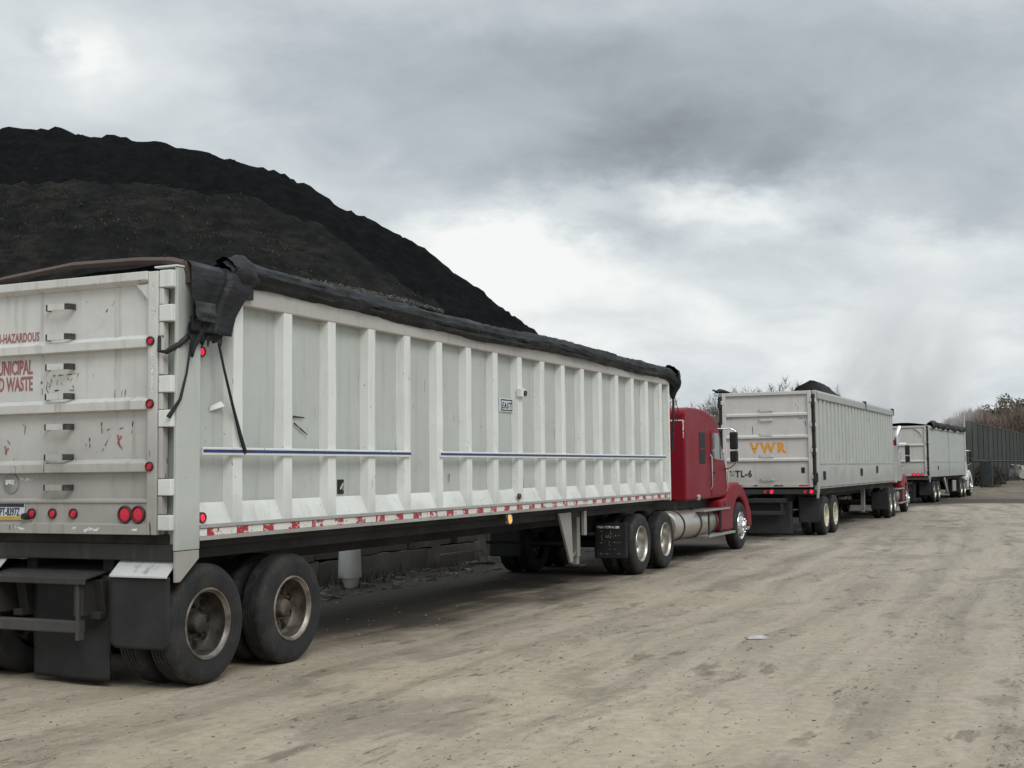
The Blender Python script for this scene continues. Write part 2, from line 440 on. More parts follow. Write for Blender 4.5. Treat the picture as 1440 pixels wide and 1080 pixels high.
# ------------------------------------------------------------------ wheels (shared meshes; outer face at x=0, body towards -x)
RT = .51
def tyre_mesh():
    W_ = .27
    prof = [(.292, -.035), (.298, -.018), (.315, -.012), (.345, -.006), (.395, 0), (.44, -.002), (.470, -.010), (.490, -.026), (.4985, -.040),
            (.507, -.052), (.510, -.07)]
    for g in (.088, .122, .156, .190):
        prof += [(.510, -g), (.499, -g-.001), (.499, -g-.010), (.510, -g-.011)]
    prof += [(.510, -.215), (.4985, -.235), (.47, -.262), (.395, -.27), (.315, -.258), (.292, -.24)]
    mb = MB().lathe(prof, 'x', seg=72, cap=False)
    return mb.mesh('tyre', M['tyre'], 40)
def rim_mesh(name, mats, deep=True, bright=False):
    mb = MB()
    if deep:
        prof = [(.294, -.05), (.305, -.016), (.300, -.006), (.290, -.006), (.280, -.03), (.268, -.042), (.262, -.09), (.252, -.16), (.238, -.178), (.215, -.185), (.150, -.178), (.118, -.174), (.094, -.172)]
        mb.lathe(prof, 'x', seg=64, cap=False)
        face = -.176; hubd = -.085
    else:
        prof = [(.294, -.05), (.305, -.016), (.298, -.004), (.288, -.006), (.278, -.03), (.262, -.036), (.235, -.020), (.20, .015), (.165, .034), (.13, .038), (.112, .04)]
        mb.lathe(prof, 'x', seg=64, cap=False)
        face = None; hubd = .095
    hub = [(.096 if deep else .112, -.20 if deep else .03), (.088, hubd-.03), (.078, hubd-.008), (.062, hubd), (0.001, hubd)]
    mb.lathe(hub, 'x', seg=32, cap=False)
    nrim = len(mb.b.faces)
    for k in range(10):
        a = 2*PI*k/10
        x0 = -.178 if deep else .033
        mb.lathe([(.017, x0-.01), (.017, x0+.032), (.010, x0+.042), (.001, x0+.042)], 'x', (0, .142*math.cos(a), .142*math.sin(a)), seg=8)
    n1_ = len(mb.b.faces)
    for k in range(8):
        a = 2*PI*(k+.5)/8
        rr = .200 if deep else .228
        x0 = -.1835 if deep else -.012
        tilt = 0
        mb.lathe([(.039 if deep else .022, x0-.01), (.039 if deep else .022, x0+.0035 if deep else x0+.006), (.001, x0+.0035 if deep else x0+.006)], 'x', (0, rr*math.cos(a), rr*math.sin(a)), seg=14)
    mb.b.faces.ensure_lookup_table()
    for i, f in enumerate(mb.b.faces):
        f.material_index = 2 if i >= n1_ else (0 if (i >= nrim or i >= 64*12) else (1 if i < 64*5 else 0))
    return mb.mesh(name, mats, 35)
TYRE = tyre_mesh()
RIM = {'dirty': rim_mesh('wheel', [M['rim'], M['rimlip'], M['hole']]),
       'dark': rim_mesh('wheel', [M['rimdark'], M['rimdarklip'], M['hole']]),
       'bright': rim_mesh('wheel', [M['rimbright'], M['rimbright'], M['hole']]),
       'cream': rim_mesh('wheel', [M['rimwhite'], M['rimwhite'], M['hole']]),
       'steer': rim_mesh('wheel', [M['chrome'], M['chrome'], M['hole']], deep=False),
       'steerwhite': rim_mesh('wheel', [M['rimwhite'], M['rimwhite'], M['hole']], deep=False)}
def wheel(parent, x, y, z, kind, left=False):
    w = link('wheel', RIM[kind], parent, loc=(x, y, z))
    w.rotation_euler = (random.uniform(0, 6.28), 0, PI if left else 0)
    link('tyre', TYRE, w)
    return w
def axle_wheels(parent, y, width, kind, z=RT, inset=.05, dual=True):
    wheel(parent, -inset, y, z, kind); wheel(parent, -width+inset, y, z, kind, True)
    if dual:
        wheel(parent, -inset-.325, y, z, 'dirty'); wheel(parent, -width+inset+.325, y, z, 'dirty', True)

def lamp(parent, name, mat, face, pos, r, ringmat=None, mat2=None):
    """round lamp: dark housing ring and lens as one mesh of two materials"""
    mb = MB(); ax = 'y' if face == 'rear' else 'x'; sg = -1 if face == 'rear' else 1
    def T(t): return sg*t
    mb.lathe([(r*1.32, T(-.01)), (r*1.32, T(.012)), (r*1.16, T(.019)), (r*.98, T(.015)), (r*.95, T(.004))], ax, pos, seg=24, cap=False)
    k = len(mb.b.faces)
    mb.lathe([(r*.99, T(.004)), (r*.96, T(.008)), (r*.55, T(.012)), (r*.5, T(.010)), (.001, T(.013))], ax, pos, seg=20)
    mb.b.faces.ensure_lookup_table()
    for i, f in enumerate(mb.b.faces): f.material_index = 1 if i >= k else 0
    return mb.build(name, [ringmat or M['lampring'], mat], parent, 40)

# ------------------------------------------------------------------ running gear shared by the trailers
def running_gear(t, L, width, wy, kind, zfloor, gear_y, land=True):
    for i, y in enumerate(wy): axle_wheels(t, y, width, 'dark' if kind == 'dirty' and i == 0 else kind)
    for sx in (-.86, -width+.86):
        mb = MB().box(sx-.06, sx+.06, .16, L-.5, zfloor-.26, zfloor-.02)
        mb.build('frame_rail', M['frame'], t, bevel=.008)
    cm = MB()
    y = .5
    while y < L-.2:
        cm.box(-width+.30, -.30, y-.03, y+.03, zfloor-.075, zfloor-.003); y += .42
    for sx in (-.24, -width+.24): cm.box(sx-.03, sx+.03, .2, L-.2, zfloor-.10, zfloor-.004)
    cm.build('cross_members', M['frame'], t)
    for y in wy:
        MB().tube([(-.34, y, RT), (-width+.34, y, RT)], .065, 14).build('axle', M['frame'], t, 40)
        for sx in (-.86, -width+.86):
            MB().box(sx-.05, sx+.05, y-.5, y+.5, RT+.06, RT+.12).build('leaf_spring', M['frame'], t, bevel=.01)
    ym = sum(wy)/2
    for sx in (-.86, -width+.86):
        for yy in (wy[0]-.62, ym, wy[1]+.62):
            if yy < .12: yy = .14
            MB().prism([(yy-.12, zfloor-.26), (yy+.12, zfloor-.26), (yy+.06, RT+.08), (yy-.06, RT+.08)], 'x', sx-.055, sx+.055).build('spring_hanger', M['frame'], t, bevel=.008)
    for yy in (ym-.1,):
        MB().tube([(-width*.5-.3, yy+1.7, zfloor-.42), (-width*.5+.35, yy+1.7, zfloor-.42)], .14, 16).build('air_tank', M['frame'], t, 40)
    if land:
        for sx in (-.5, -width+.5):
            g = MB().box(sx-.06, sx+.06, gear_y-.065, gear_y+.065, .42, zfloor-.02).box(sx-.045, sx+.045, gear_y-.05, gear_y+.05, .30, .42)
            g = g.build('landing_leg', M['alu'], t, bevel=.006)
            MB().box(sx-.13, sx+.13, gear_y-.13, gear_y+.13, .275, .30).build('foot', M['frame'], g, bevel=.006)
        MB().tube([(-.5, gear_y, .62), (-width+.5, gear_y, .62)], .022, 8).build('cross_shaft', M['frame'], t, 40)

# ------------------------------------------------------------------ trailer 1: ribbed dump trailer, nearest
X1, Y1, A1 = -2.7613, 10.2754, R(24.4421)
L1, WD = 13.582, 2.59
t1 = empty('dump_trailer', (X1, Y1, 0), -A1, 'long white ribbed dump trailer with a navy stripe, nearest the camera, tailgate stencilled in red', 'trailer', 'dump trailers parked in line')
RIBU = [.82+.7646*k for k in range(17)]
def wallz(u, v):  # slightly buckled sheet between the ribs
    k = (u-RIBU[0])/.7646; f = k-math.floor(k)
    a = math.sin(PI*f)
    return a*(.018*noise.noise(Vector((u*.9, v*1.1, 3)))+.020*noise.noise(Vector((math.floor(k)*3.1, v*.8, 7))))
for side in (1, -1):
    xo = 0 if side == 1 else -WD
    sgn = 1 if side == 1 else -1
    def X(w): return xo-sgn*w
    mb = MB()
    def fpanel(a, b):
        u = .28+(L1-.30)*a; z = 1.53+(3.30-1.53)*b
        return (X(.10-wallz(u, z)), u, z)
    mb.grid(238, 14, fpanel)
    # splash skirt sloping out to the bottom rail
    mb.box(min(X(.13), X(.16)), max(X(.13), X(.16)), .28, L1-.03, 1.22, 3.44)
    mb.build('side_wall', M['panel'], t1, 30)
    mb = MB(); mb.grid(120, 3, lambda a, b: (X(.096-.086*b+.010*noise.noise(Vector((a*30, b*2, side)))), .28+(L1-.32)*a, 1.54-.185*b))
    mb.build('splash_skirt', M['white'], t1, 30)
    for k, u in enumerate(RIBU):
        mb = MB()
        jig = [noise.noise(Vector((k*5.1, j*1.3, side)))*.010 for j in range(9)]
        def frib(a, b):
            z = 1.352+(3.284-1.352)*b
            j = jig[min(8, int(b*8))]
            pr = [(-.085, .104), (-.068, .0), (.068, .0), (.085, .104)]
            i = min(3, int(round(a*3)))
            return (X(pr[i][1]+(j if pr[i][1] == 0 else 0)), u+pr[i][0]+j*.5, z)
        mb.grid(3, 8, frib)
        mb.build('wall_rib', M['white'], t1, bevel=.006)
    a_, b_ = sorted((X(-.004), X(.12)))
    MB().box(a_, b_, .30, L1-.02, 3.282, 3.462).build('top_rail', M['toprail'], t1, bevel=.012)
    # bottom rail with a lip above and below the tape
    rl = MB().prism([(X(.0), 1.225), (X(.0), 1.252), (X(.012), 1.258), (X(.012), 1.322), (X(-.006), 1.330), (X(-.006), 1.358), (X(.10), 1.366), (X(.10), 1.225)], 'y', .30, L1-.06)
    rl = rl.build('bottom_rail', M['alu'], t1)
    a_, b_ = sorted((X(.0085), X(.0125)))
    MB().box(a_, b_, .31, L1-.10, 1.262, 1.320).build('reflective_tape', M['tape'], rl)
    for (ua, ub) in ((.314, 3.90), (4.615, 13.22)):
        a_, b_ = sorted((X(-.024), X(.002)))
        st = MB().box(a_, b_, ua, ub, 1.942, 2.012).build('stripe_rail', M['white'], t1, bevel=.006)
        a_, b_ = sorted((X(-.0275), X(-.022)))
        MB().box(a_, b_, ua, ub, 1.966, 1.992).build('navy_stripe', M['blue'], st)
    # rear corner post: outer plate, return leg, and gusset plate below
    a_, b_ = sorted((X(.0), X(.035)))
    post = MB().box(a_, b_, -.004, .30, 1.155, 3.505)
    a2, b2 = sorted((X(.035), X(.155)))
    post.box(a2, b2, .075, .10, 1.155, 3.49)
    a2, b2 = sorted((X(.165), X(.20)))
    post.box(a2, b2, .02, .30, 1.29, 3.46)
    post = post.build('corner_post', M['post'], t1, bevel=.008)
    a2, b2 = sorted((X(-.008), X(.235)))
    MB().box(a2, b2, -.02, .31, 3.507, 3.522).build('post_cap', M['white'], post, bevel=.004)
    MB().prism([(.0, 1.15), (.295, 1.15), (.295, 1.08), (.055, .90), (.0, .90)], 'x', *sorted((X(.002), X(.03)))).build('gusset', M['whitedoor'], post, bevel=.004)
    a2, b2 = sorted((X(.0), X(.13)))
    MB().box(a2, b2, L1-.06, L1, 1.20, 3.46).build('front_post', M['white'], t1, bevel=.012)
# body floor, nose wall
MB().box(-WD+.13, -.13, .12, L1-.06, 1.16, 1.22).build('floor', M['frame'], t1)
MB().box(-WD+.13, -.13, L1-.055, L1-.02, 1.22, 3.62).build('nose_wall', M['white'], t1, bevel=.01)
# tailgate
tg = MB().box(-WD+.17, -.17, -.004, .03, 1.29, 3.472).build('tailgate', M['whitedoor'], t1)
for xa, xb in ((-.262, -.163), (-WD+.163, -WD+.262)):
    MB().box(xa, xb, -.062, -.006, 1.288, 3.474).build('gate_frame', M['whitedoor'], tg, bevel=.006)
XA, XB = -WD+.264, -.264
MB().prism([(-.078, 3.478), (-.078, 3.408), (-.006, 3.372), (-.006, 3.478)], 'x', XA, XB).build('gate_frame', M['whitedoor'], tg, bevel=.005)
for z in (2.843, 2.325, 1.807):
    MB().prism([(-.068, z), (-.068, z+.075), (-.006, z+.112), (-.006, z-.006)], 'x', XA, XB).build('gate_rib', M['whitedoor'], tg, bevel=.005)
MB().prism([(-.058, 1.288), (-.058, 1.372), (-.036, 1.376), (-.036, 1.545), (-.050, 1.552), (-.050, 1.575), (-.006, 1.592), (-.006, 1.288)], 'x', XA, XB).build('gate_rib', M['whitedoor'], tg, bevel=.004)
for sx, d in ((-.264, -1), (-WD+.264, 1)):
    MB().prism([(sx, 3.372), (sx, 3.23), (sx+d*.135, 3.372)], 'y', -.05, -.006).build('corner_gusset', M['whitedoor'], tg, bevel=.003)
# hand-and-foot rungs: flat bars bent into a U
def rung(parent, x, z, mat, w=.29, h=.052, y0=-.006, out=.085, shaded_ends=True):
    mb = MB()
    pts = []
    for k in range(7):
        a = PI/2*k/6
        pts.append((x-w/2+.05-.05*math.sin(a)*0-.05*math.cos(a), y0-out+.05-.05*math.sin(a)))
    left = [(x-w/2, y0)]+[(x-w/2+.05*(1-math.cos(a_)), y0-out+.05*(1-math.sin(a_))) for a_ in [PI/2*k/5 for k in range(6)]]
    rightp = [(2*x-p[0], p[1]) for p in left[::-1]]
    path = left+rightp
    th = .010
    for (p, q) in zip(path[:-1], path[1:]):
        d = Vector((q[0]-p[0], q[1]-p[1])); n_ = Vector((-d.y, d.x)).normalized()*th
        a = [(p[0], p[1]), (q[0], q[1]), (q[0]+n_.x, q[1]+n_.y), (p[0]+n_.x, p[1]+n_.y)]
        lo = [mb.b.verts.new((u, v, z-h/2)) for u, v in a]; hi = [mb.b.verts.new((u, v, z+h/2)) for u, v in a]
        mb.b.faces.new(lo); mb.b.faces.new(hi[::-1])
        for i in range(4): mb.b.faces.new((lo[i], lo[(i+1) % 4], hi[(i+1) % 4], hi[i]))
    o = mb.build('rung', [mat, M['endshade']], parent)
    for p in o.data.polygons:
        if shaded_ends and abs(p.center.x-x) > w/2-.085 and p.center.y < y0-.004: p.material_index = 1  # end faces painted dark for the shade inside the bends
    return o
for i, z in enumerate((3.236, 2.978, 2.718, 2.462, 2.200, 1.940, 1.680)):
    rung(tg, -1.245, z, M['whitedoor'])
for x in (-.228, -WD+.228):
    for z in (2.89, 2.368, 1.85): lamp(tg, 'marker_light', M['redlens'], 'rear', (x, -.064, z), .030)
for x in (-1.537, -1.301, -1.066): lamp(tg, 'marker_light', M['redlens'], 'rear', (x, -.038, 1.458), .034)
for x in (-.504, -.362, -WD+.504, -WD+.362): lamp(tg, 'tail_light', M['redlens'], 'rear', (x, -.038, 1.455), .056, plain('dark_lens_ring', (.06, .012, .016), .4))
text_mesh('NON-HAZARDOUS', .112, M['textred'], 'rear', (-1.515, -.0065, 2.966), 'lettering', tg, sx=.60, space=1.08, bold=.002, align='RIGHT')
text_mesh('MUNICIPAL', .172, M['textred'], 'rear', (-1.588, -.0065, 2.680), 'lettering', tg, sx=.55, bold=.004, align='RIGHT')
text_mesh('SOLID WASTE', .172, M['textred'], 'rear', (-1.584, -.0065, 2.535), 'lettering', tg, sx=.55, bold=.004, align='RIGHT')
# graffiti scrawl, old sticker ghosts and scrapes on the gate
def scr(*L): return list(L)
strokes([scr((-1.40, 2.635), (-1.36, 2.65), (-1.13, 2.655)), scr((-1.12, 2.66), (-1.06, 2.665), (-1.085, 2.60)), scr((-1.385, 2.55), (-1.37, 2.62), (-1.35, 2.565)), scr((-1.30, 2.56), (-1.30, 2.61), (-1.27, 2.60), (-1.24, 2.565)),
         scr((-1.18, 2.62), (-1.155, 2.59), (-1.13, 2.62)), scr((-1.41, 2.60), (-1.425, 2.54), (-1.40, 2.50)), scr((-1.33, 2.52), (-1.22, 2.525), (-1.12, 2.515)), scr((-1.12, 2.56), (-1.11, 2.51))],
        .006, 'rear', (0, -.0075, 0), 'graffiti', M['scuff'], tg)
strokes_each([scr((-1.50, 2.56), (-1.48, 2.61), (-1.47, 2.49)), scr((-.70, 3.22), (-.66, 3.27)), scr((-.76, 3.17), (-.745, 3.20)), scr((-.55, 2.42), (-.54, 2.52)), scr((-.66, 2.42), (-.655, 2.50)), scr((-.43, 2.40), (-.435, 2.44)),
         scr((-.80, 1.97), (-.76, 2.03), (-.70, 2.12)), scr((-.97, 2.05), (-.95, 1.99)), scr((-.93, 2.10), (-.92, 1.98)), scr((-.60, 2.17), (-.56, 2.18)), scr((-.74, 2.16), (-.66, 2.19)), scr((-.46, 2.23), (-.47, 2.13)), scr((-.80, 2.23), (-.79, 2.12)),
         scr((-1.70, 2.22), (-1.66, 2.25), (-1.67, 2.14)), scr((-1.87, 2.10), (-1.83, 2.05)), scr((-.50, 1.73), (-.46, 1.72), (-.45, 1.75))],
        .006, 'rear', (0, -.0072, 0), 'scratch', M['scuff'], tg)
strokes([scr((-.62, 2.12), (-.60, 2.02)), scr((-.58, 2.11), (-.62, 2.06), (-.57, 2.0)), scr((-1.90, 2.05), (-1.88, 1.97)), scr((-1.86, 2.03), (-1.90, 1.98))], .011, 'rear', (0, -.0072, 0), 'graffiti', M['textred'], tg)
strokes([scr((-.93, 1.31), (-.88, 1.335), (-.80, 1.32), (-.76, 1.345)), scr((-1.06, 1.33), (-1.02, 1.345)), scr((-1.72, 1.335), (-1.60, 1.325)), scr((-.36, 1.335), (-.42, 1.325))], .014, 'rear', (0, -.0590, 0), 'scraped_edge', M['palemark'], tg)
strokes_each([scr((-.213, 2.80), (-.211, 2.45)), scr((-.211, 3.38), (-.212, 3.30)), scr((-.212, 3.17), (-.212, 3.05))], .014, 'rear', (0, -.0632, 0), 'worn_tape', M['palemark'], tg)
# number plate
pl = MB().box(-1.918, -1.620, -.046, -.0385, 1.400, 1.548).build('number_plate', M['platewhite'], tg, bevel=.002)
MB().box(-1.916, -1.622, -.0485, -.0465, 1.514, 1.546).build('plate_band', M['ink'], pl)
MB().box(-1.916, -1.622, -.0485, -.0465, 1.402, 1.432).build('plate_band', M['plateyellow'], pl)
text_mesh('PT-8397Z', .096, M['ink'], 'rear', (-1.906, -.0482, 1.440), 'plate_number', pl, sx=.60, bold=.001)
MB().lathe([(.026, -.10), (.030, -.07), (.030, -.036)], 'y', (-1.580, 0, 1.435), 16).build('plate_lamp', M['frame'], tg, 40)
bd = MB().lathe([(.088, -.004), (.088, -.014), (.080, -.016), (.001, -.016)], 'y', (-1.818, 0, 1.718), 28).build('round_badge', plain('dull_badge_alloy', (.30, .31, .30), .45, .3), tg, 40)
MB().box(-1.872, -1.772, -.0205, -.0165, 1.708, 1.752).build('badge_panel', M['palemark'], bd)
strokes([scr((-1.724, 1.755), (-1.668, 1.755)), scr((-1.655, 1.755), (-1.60, 1.755)), scr((-1.588, 1.755), (-1.53, 1.755))], .016, 'rear', (0, -.0072, 0), 'faded_print', M['palemark'], tg)
# hinges up the corner
for sx, sg in ((0, 1), (-WD, -1)):
    for z0, z1 in ((3.335, 3.478), (3.05, 3.19), (2.46, 2.60), (2.175, 2.315), (1.61, 1.745), (1.325, 1.45)):
        a_, b_ = sorted((sx-sg*.022, sx-sg*.155))
        h = MB().box(a_, b_, -.052, .07, z0, z1).build('hinge', M['white'], t1, bevel=.008)
    for z0, z1 in ((3.195, 3.33), (2.61, 3.045), (2.32, 2.455), (1.75, 2.17), (1.455, 1.605)):
        a_, b_ = sorted((sx-sg*.118, sx-sg*.158))
        MB().box(a_, b_, -.045, .03, z0, z1).build('hinge_bar', M['whitedoor'], t1, bevel=.006)
# rear beam, bumper platform, underride guard and flaps
MB().box(-WD+.06, -.06, .04, .20, 1.068, 1.205).build('rear_beam', M['beam'], t1, bevel=.01)
MB().box(-WD+.17, -.13, .06, .12, 1.207, 1.286).build('rear_sill', M['gap'], t1)
bp = MB().prism([(-.13, .925), (-.13, .868), (-.11, .868), (-.11, .905), (.36, .985), (.36, 1.005)], 'x', -1.96, -.85).build('bumper_platform', M['beam'], t1, bevel=.008)
for x in (-1.90, -.945):
    MB().box(x-.05, x+.05, -.10, .22, .60, .90).build('bumper_bracket', M['frame'], t1, bevel=.01)
    MB().box(x-.018, x+.018, -.115, -.04, .40, .875).build('guard_upright', M['beam'], t1, bevel=.008)
MB().box(-1.94, -.925, -.112, -.03, .462, .562).build('underride_guard', M['beam'], t1, bevel=.012)
def flap(parent, xa, xb, y, z0, z1, mat, round_=.06, wave=.02, seed=0., name='mud_flap'):
    mb = MB(); n = 14
    def f(a, b):
        z = z1+(z0-z1)*b
        ins = 0
        if b > 1-round_/(z1-z0):
            q = (b-(1-round_/(z1-z0)))*(z1-z0)/round_; ins = round_*(1-math.sqrt(max(0, 1-q*q)))
        x = xa+ins+(xb-xa-2*ins)*a
        return (x, y+wave*b*math.sin(a*5+seed)+.35*wave*noise.noise(Vector((a*3, b*3, seed))), z)
    mb.grid(n, 24, f)
    o = mb.build(name, mat, parent, 60)
    sd_ = o.modifiers.new('thickness', 'SOLIDIFY'); sd_.thickness = .012
    return o
flap(t1, -1.66, -.775, .12, .045, .93, M['rubber'], .01, .03, 1.)
for xa, xb in ((-.665, -.045), (-WD+.045, -WD+.665)):
    flap(t1, xa, xb, -.03, .35, .945, M['rubber'], .07, .006, 2.)
    mb = MB().prism([(-.055, .952), (-.055, .935), (-.040, .935), (-.040, .948), (.09, 1.062), (.09, 1.075)], 'x', xa+.01, xb-.01).build('flap_bracket', M['scraped'], t1, bevel=.003)
running_gear(t1, L1, WD, (.50, 1.755), 'dirty', 1.16, 10.1)
# landing leg braces
for sx in (-.18, -WD+.18):
    MB().prism([(8.62, 1.15), (9.10, 1.15), (9.16, .42), (9.06, .40)], 'x', sx-.02, sx+.02).build('leg_brace', M['alu'], t1, bevel=.006)
    MB().tube([(sx, 9.1, .46), (-.5 if sx > -1 else -WD+.5, 10.1, .50)], .022, 8).build('leg_brace', M['alu'], t1, 40)
    MB().box(sx-.025, sx+.025, 9.62, 9.72, .78, 1.15).build('hanger_plate', M['alu'], t1, bevel=.004)
# side lamps and boxes on the right wall
for z, y in ((2.83, .392), (1.415, .350)):
    lamp(t1, 'marker_light', M['redbright'], 'right', (-.068 if z > 2 else -.02, y, z), .036)
MB().prism([(-.115, 1.372), (-.03, 1.372), (-.03, 1.452), (-.115, 1.532)], 'y', .305, .325).build('lamp_bracket', M['white'], t1)
bxm = MB().box(-.012, .058, 6.84, 7.00, 2.752, 2.862).build('lamp_box', M['white'], t1, bevel=.006)
lamp(bxm, 'amber_lamp', M['amberdull'], 'right', (.058, 6.955, 2.80), .030)
lamp(t1, 'amber_lamp', M['amberdull'], 'right', (.006, 6.85, 1.437), .030)
ab = MB().box(-.05, -.038, 6.54, 6.67, 1.095, 1.226).build('lamp_bracket', M['alu'], t1, bevel=.003)
lamp(t1, 'amber_lamp', M['amber'], 'right', (-.030, 6.605, 1.150), .054, M['chrome'])
# maker's board, leaning a little
eb = MB().box(-.098, -.078, 6.462, 6.86, 2.545, 2.722).build('maker_board', M['platewhite'], t1, bevel=.004)
for q in ((6.485, 6.84, 2.694, 2.709), (6.485, 6.84, 2.560, 2.575), (6.485, 6.503, 2.5755, 2.6935), (6.822, 6.84, 2.5755, 2.6935)):
    MB().box(-.0765, -.0745, *q).build('board_border', M['ink'], eb)
text_mesh('EAST', .105, M['ink'], 'right', (-.0755, 6.522, 2.592), 'lettering', eb, bold=.0025, shear=.12, fit=(.285, .085), space=1.3)
# small plates and damage
sm = MB().box(-.104, -.088, 2.59, 2.70, 1.565, 1.71).build('latch_plate', M['slot'], t1, bevel=.004)
MB().tube([(-.088, 2.625, 1.61), (-.075, 2.66, 1.67), (-.088, 2.675, 1.60)], .009, 6).build('latch_hook', M['alu'], sm, 40)
for (u, z, w, h) in ((11.72, 1.84, .13, .09), (11.72, 1.715, .11, .075)):
    s_k = MB().box(-.094, -.0885, u, u+w, z-h/2, z+h/2).build('sticker', M['platewhite'], t1)
    MB().box(-.0880, -.0868, u+.02, u+w-.02, z-h*.3, z+h*.25).build('sticker_print', M['palemark'], s_k)
strokes_each([scr((1.80, 2.26), (1.90, 2.21), (2.03, 2.15)), scr((1.78, 2.32), (1.98, 2.315)), scr((5.02, 1.75), (5.02, 1.65)), scr((.95, 1.85), (.95, 1.74)), scr((4.62, 2.08), (4.63, 1.95)), scr((.75, 1.97), (.85, 1.96))], .010, 'right', (-.082, 0, 0), 'scratch', M['slot'], t1)
MB().grid(6, 3, lambda a, b: (-.088+.05*a*(1-b)+.01*b, .53+.15*a, 2.325+.05*a+.045*b)).build('torn_metal', M['white'], t1, 60)
strokes_each([scr((12.38, 1.62), (12.40, 1.72)), scr((12.42, 2.95), (12.42, 2.86), (12.43, 2.74)), scr((12.43, 2.66), (12.43, 2.5)), scr((12.44, 2.42), (12.44, 2.25)), scr((8.30, 2.6), (8.31, 2.2)), scr((5.35, 2.75), (5.40, 2.70), (5.44, 2.73)), scr((5.30, 2.45), (5.31, 2.35))],
        .007, 'right', (-.084, 0, 0), 'scratch', M['scuff'], t1)
# tarp bow over the rear
bw = [(-.02, .10, 3.545), (-.15, .10, 3.58), (-.5, .10, 3.607), (-1.24, .10, 3.622), (-2.05, .10, 3.555), (-2.5, .10, 3.49), (-2.58, .10, 3.42)]
MB().tube(bw, .034, 4).build('tarp_bow', M['rust'], t1, bevel=.004)
MB().tube([(-.02, .10, 3.56), (.015, .13, 3.46), (.015, .13, 3.38)], .045, 8).build('tarp_bow', M['rust'], t1, 40)
for u in (3.2, 6.4, 9.6, 12.6):
    MB().tube([(-.02, u, 3.47), (-.3, u, 3.60), (-1.3, u, 3.66), (-2.3, u, 3.60), (-2.57, u, 3.47)], .028, 6).build('tarp_bow', M['rust'], t1, 40)

# black tarp rolled along the right rail, its tail hanging at the rear corner
tp = empty('rolled_tarp', (X1, Y1, 0), -A1, 'black vinyl tarp rolled along the top edge of the nearest white trailer', 'tarp')
def rollc(u):
    z = 3.535+.020*math.sin(u*.9)-.0025*u+.012*noise.noise(Vector((u*.7, 0, 0)))
    if u < 2.2: z += .006*(2.2-u)
    w = .005+.02*math.sin(u*.55)
    r = .112+.016*noise.noise(Vector((u*.8, 5, 0)))+.0*u
    if u > 13.2:
        q = (u-13.2)/.62
        z -= .12*q*q; r *= 1+.22*q
    return -w, z, r
mb = MB()
NU, NV = 430, 30
def froll(a, b):
    u = .62+(13.82-.62)*a
    x, z, r = rollc(u); th = 2*PI*b
    p = Vector((u*.55, 2.2*math.cos(th), 2.2*math.sin(th)))
    d = .020*noise.noise(p*1.2)+.016*noise.noise(Vector((u*2.6+3*th, 3*math.cos(th), 3*math.sin(th))))+.010*noise.noise(Vector((u*7, 5*math.cos(th), 5*math.sin(th))))
    groove = -.018*math.exp(-((th-2.4-.25*math.sin(u*.6))/.10)**2)-.014*math.exp(-((th-5.7-.2*math.sin(u*.4))/.09)**2)
    rr = r+d+groove
    return (x+rr*math.cos(th), u, z+rr*math.sin(th)*.98)
mb.grid(NU, NV, froll)
bmesh.ops.remove_doubles(mb.b, verts=mb.b.verts, dist=1e-5)
mb.build('roll', M['tarp'], tp, 60)
# gathered front end drooping over the nose
mb = MB()
def fend(a, b):
    th = 2*PI*b
    P = [(13.74, 3.52, .15), (13.84, 3.47, .165), (13.91, 3.38, .155), (13.93, 3.27, .13), (13.91, 3.15, .07), (13.90, 3.06, .03)]
    k = a*(len(P)-1); i = min(len(P)-2, int(k)); f = k-i
    u = P[i][0]*(1-f)+P[i+1][0]*f; z = P[i][1]*(1-f)+P[i+1][1]*f; r = P[i][2]*(1-f)+P[i+1][2]*f
    r *= 1+.22*noise.noise(Vector((a*3, 2*math.cos(th), 2*math.sin(th))))
    tilt = a*1.2
    return (-.03+r*math.cos(th), u+r*math.sin(th)*math.sin(min(tilt, 1.1))*.8, z+r*math.sin(th)*math.cos(min(tilt, 1.2)))
mb.grid(20, 20, fend); bmesh.ops.remove_doubles(mb.b, verts=mb.b.verts, dist=1e-5)
mb.build('gathered_end', M['tarp'], tp, 60)
MB().tube([(-.03, 13.90, 3.08), (.0, 13.80, 2.7), (.0, 13.72, 2.35), (-.01, 13.70, 2.1)], .022, 6).build('tie_cord', M['tarp'], tp, 60)
MB().tube([(-.01, 13.93, 3.10), (.03, 14.0, 2.85), (.02, 13.97, 2.5)], .008, 5).build('tie_cord', M['tarp'], tp, 60)
# hanging tail in two layers
def sheet(name, rows, mat, x0, amp, seed, nv=40, nu=26, ragged=0.):
    """rows: (z, u_left, u_right, bulge) from top to bottom"""
    mb = MB()
    def f(a, b):
        k = b*(len(rows)-1); i = min(len(rows)-2, int(k)); q = k-i
        z, ul, ur, bl = [rows[i][j]*(1-q)+rows[i+1][j]*q for j in range(4)]
        u = ul+(ur-ul)*a
        crz = -.035*math.exp(-((a-.52-.10*(1-b))/.035)**2)*(1 if nu > 30 else 0)
        fold = crz+amp*(math.sin(a*9+seed+1.5*b)+.6*math.sin(a*17+seed*2+3*b))*(.35+.65*b)+.025*noise.noise(Vector((a*2.5, b*3, seed)))
        if b == 1 or b > .97: z += ragged*noise.noise(Vector((a*6, seed, 1)))
        return (x0+bl+fold, u+.01*noise.noise(Vector((a*3, b*4, seed+9))), z)
    mb.grid(nu, nv, f)
    o = mb.build(name, mat, tp, 70)
    sd_ = o.modifiers.new('thickness', 'SOLIDIFY'); sd_.thickness = .008
    return o
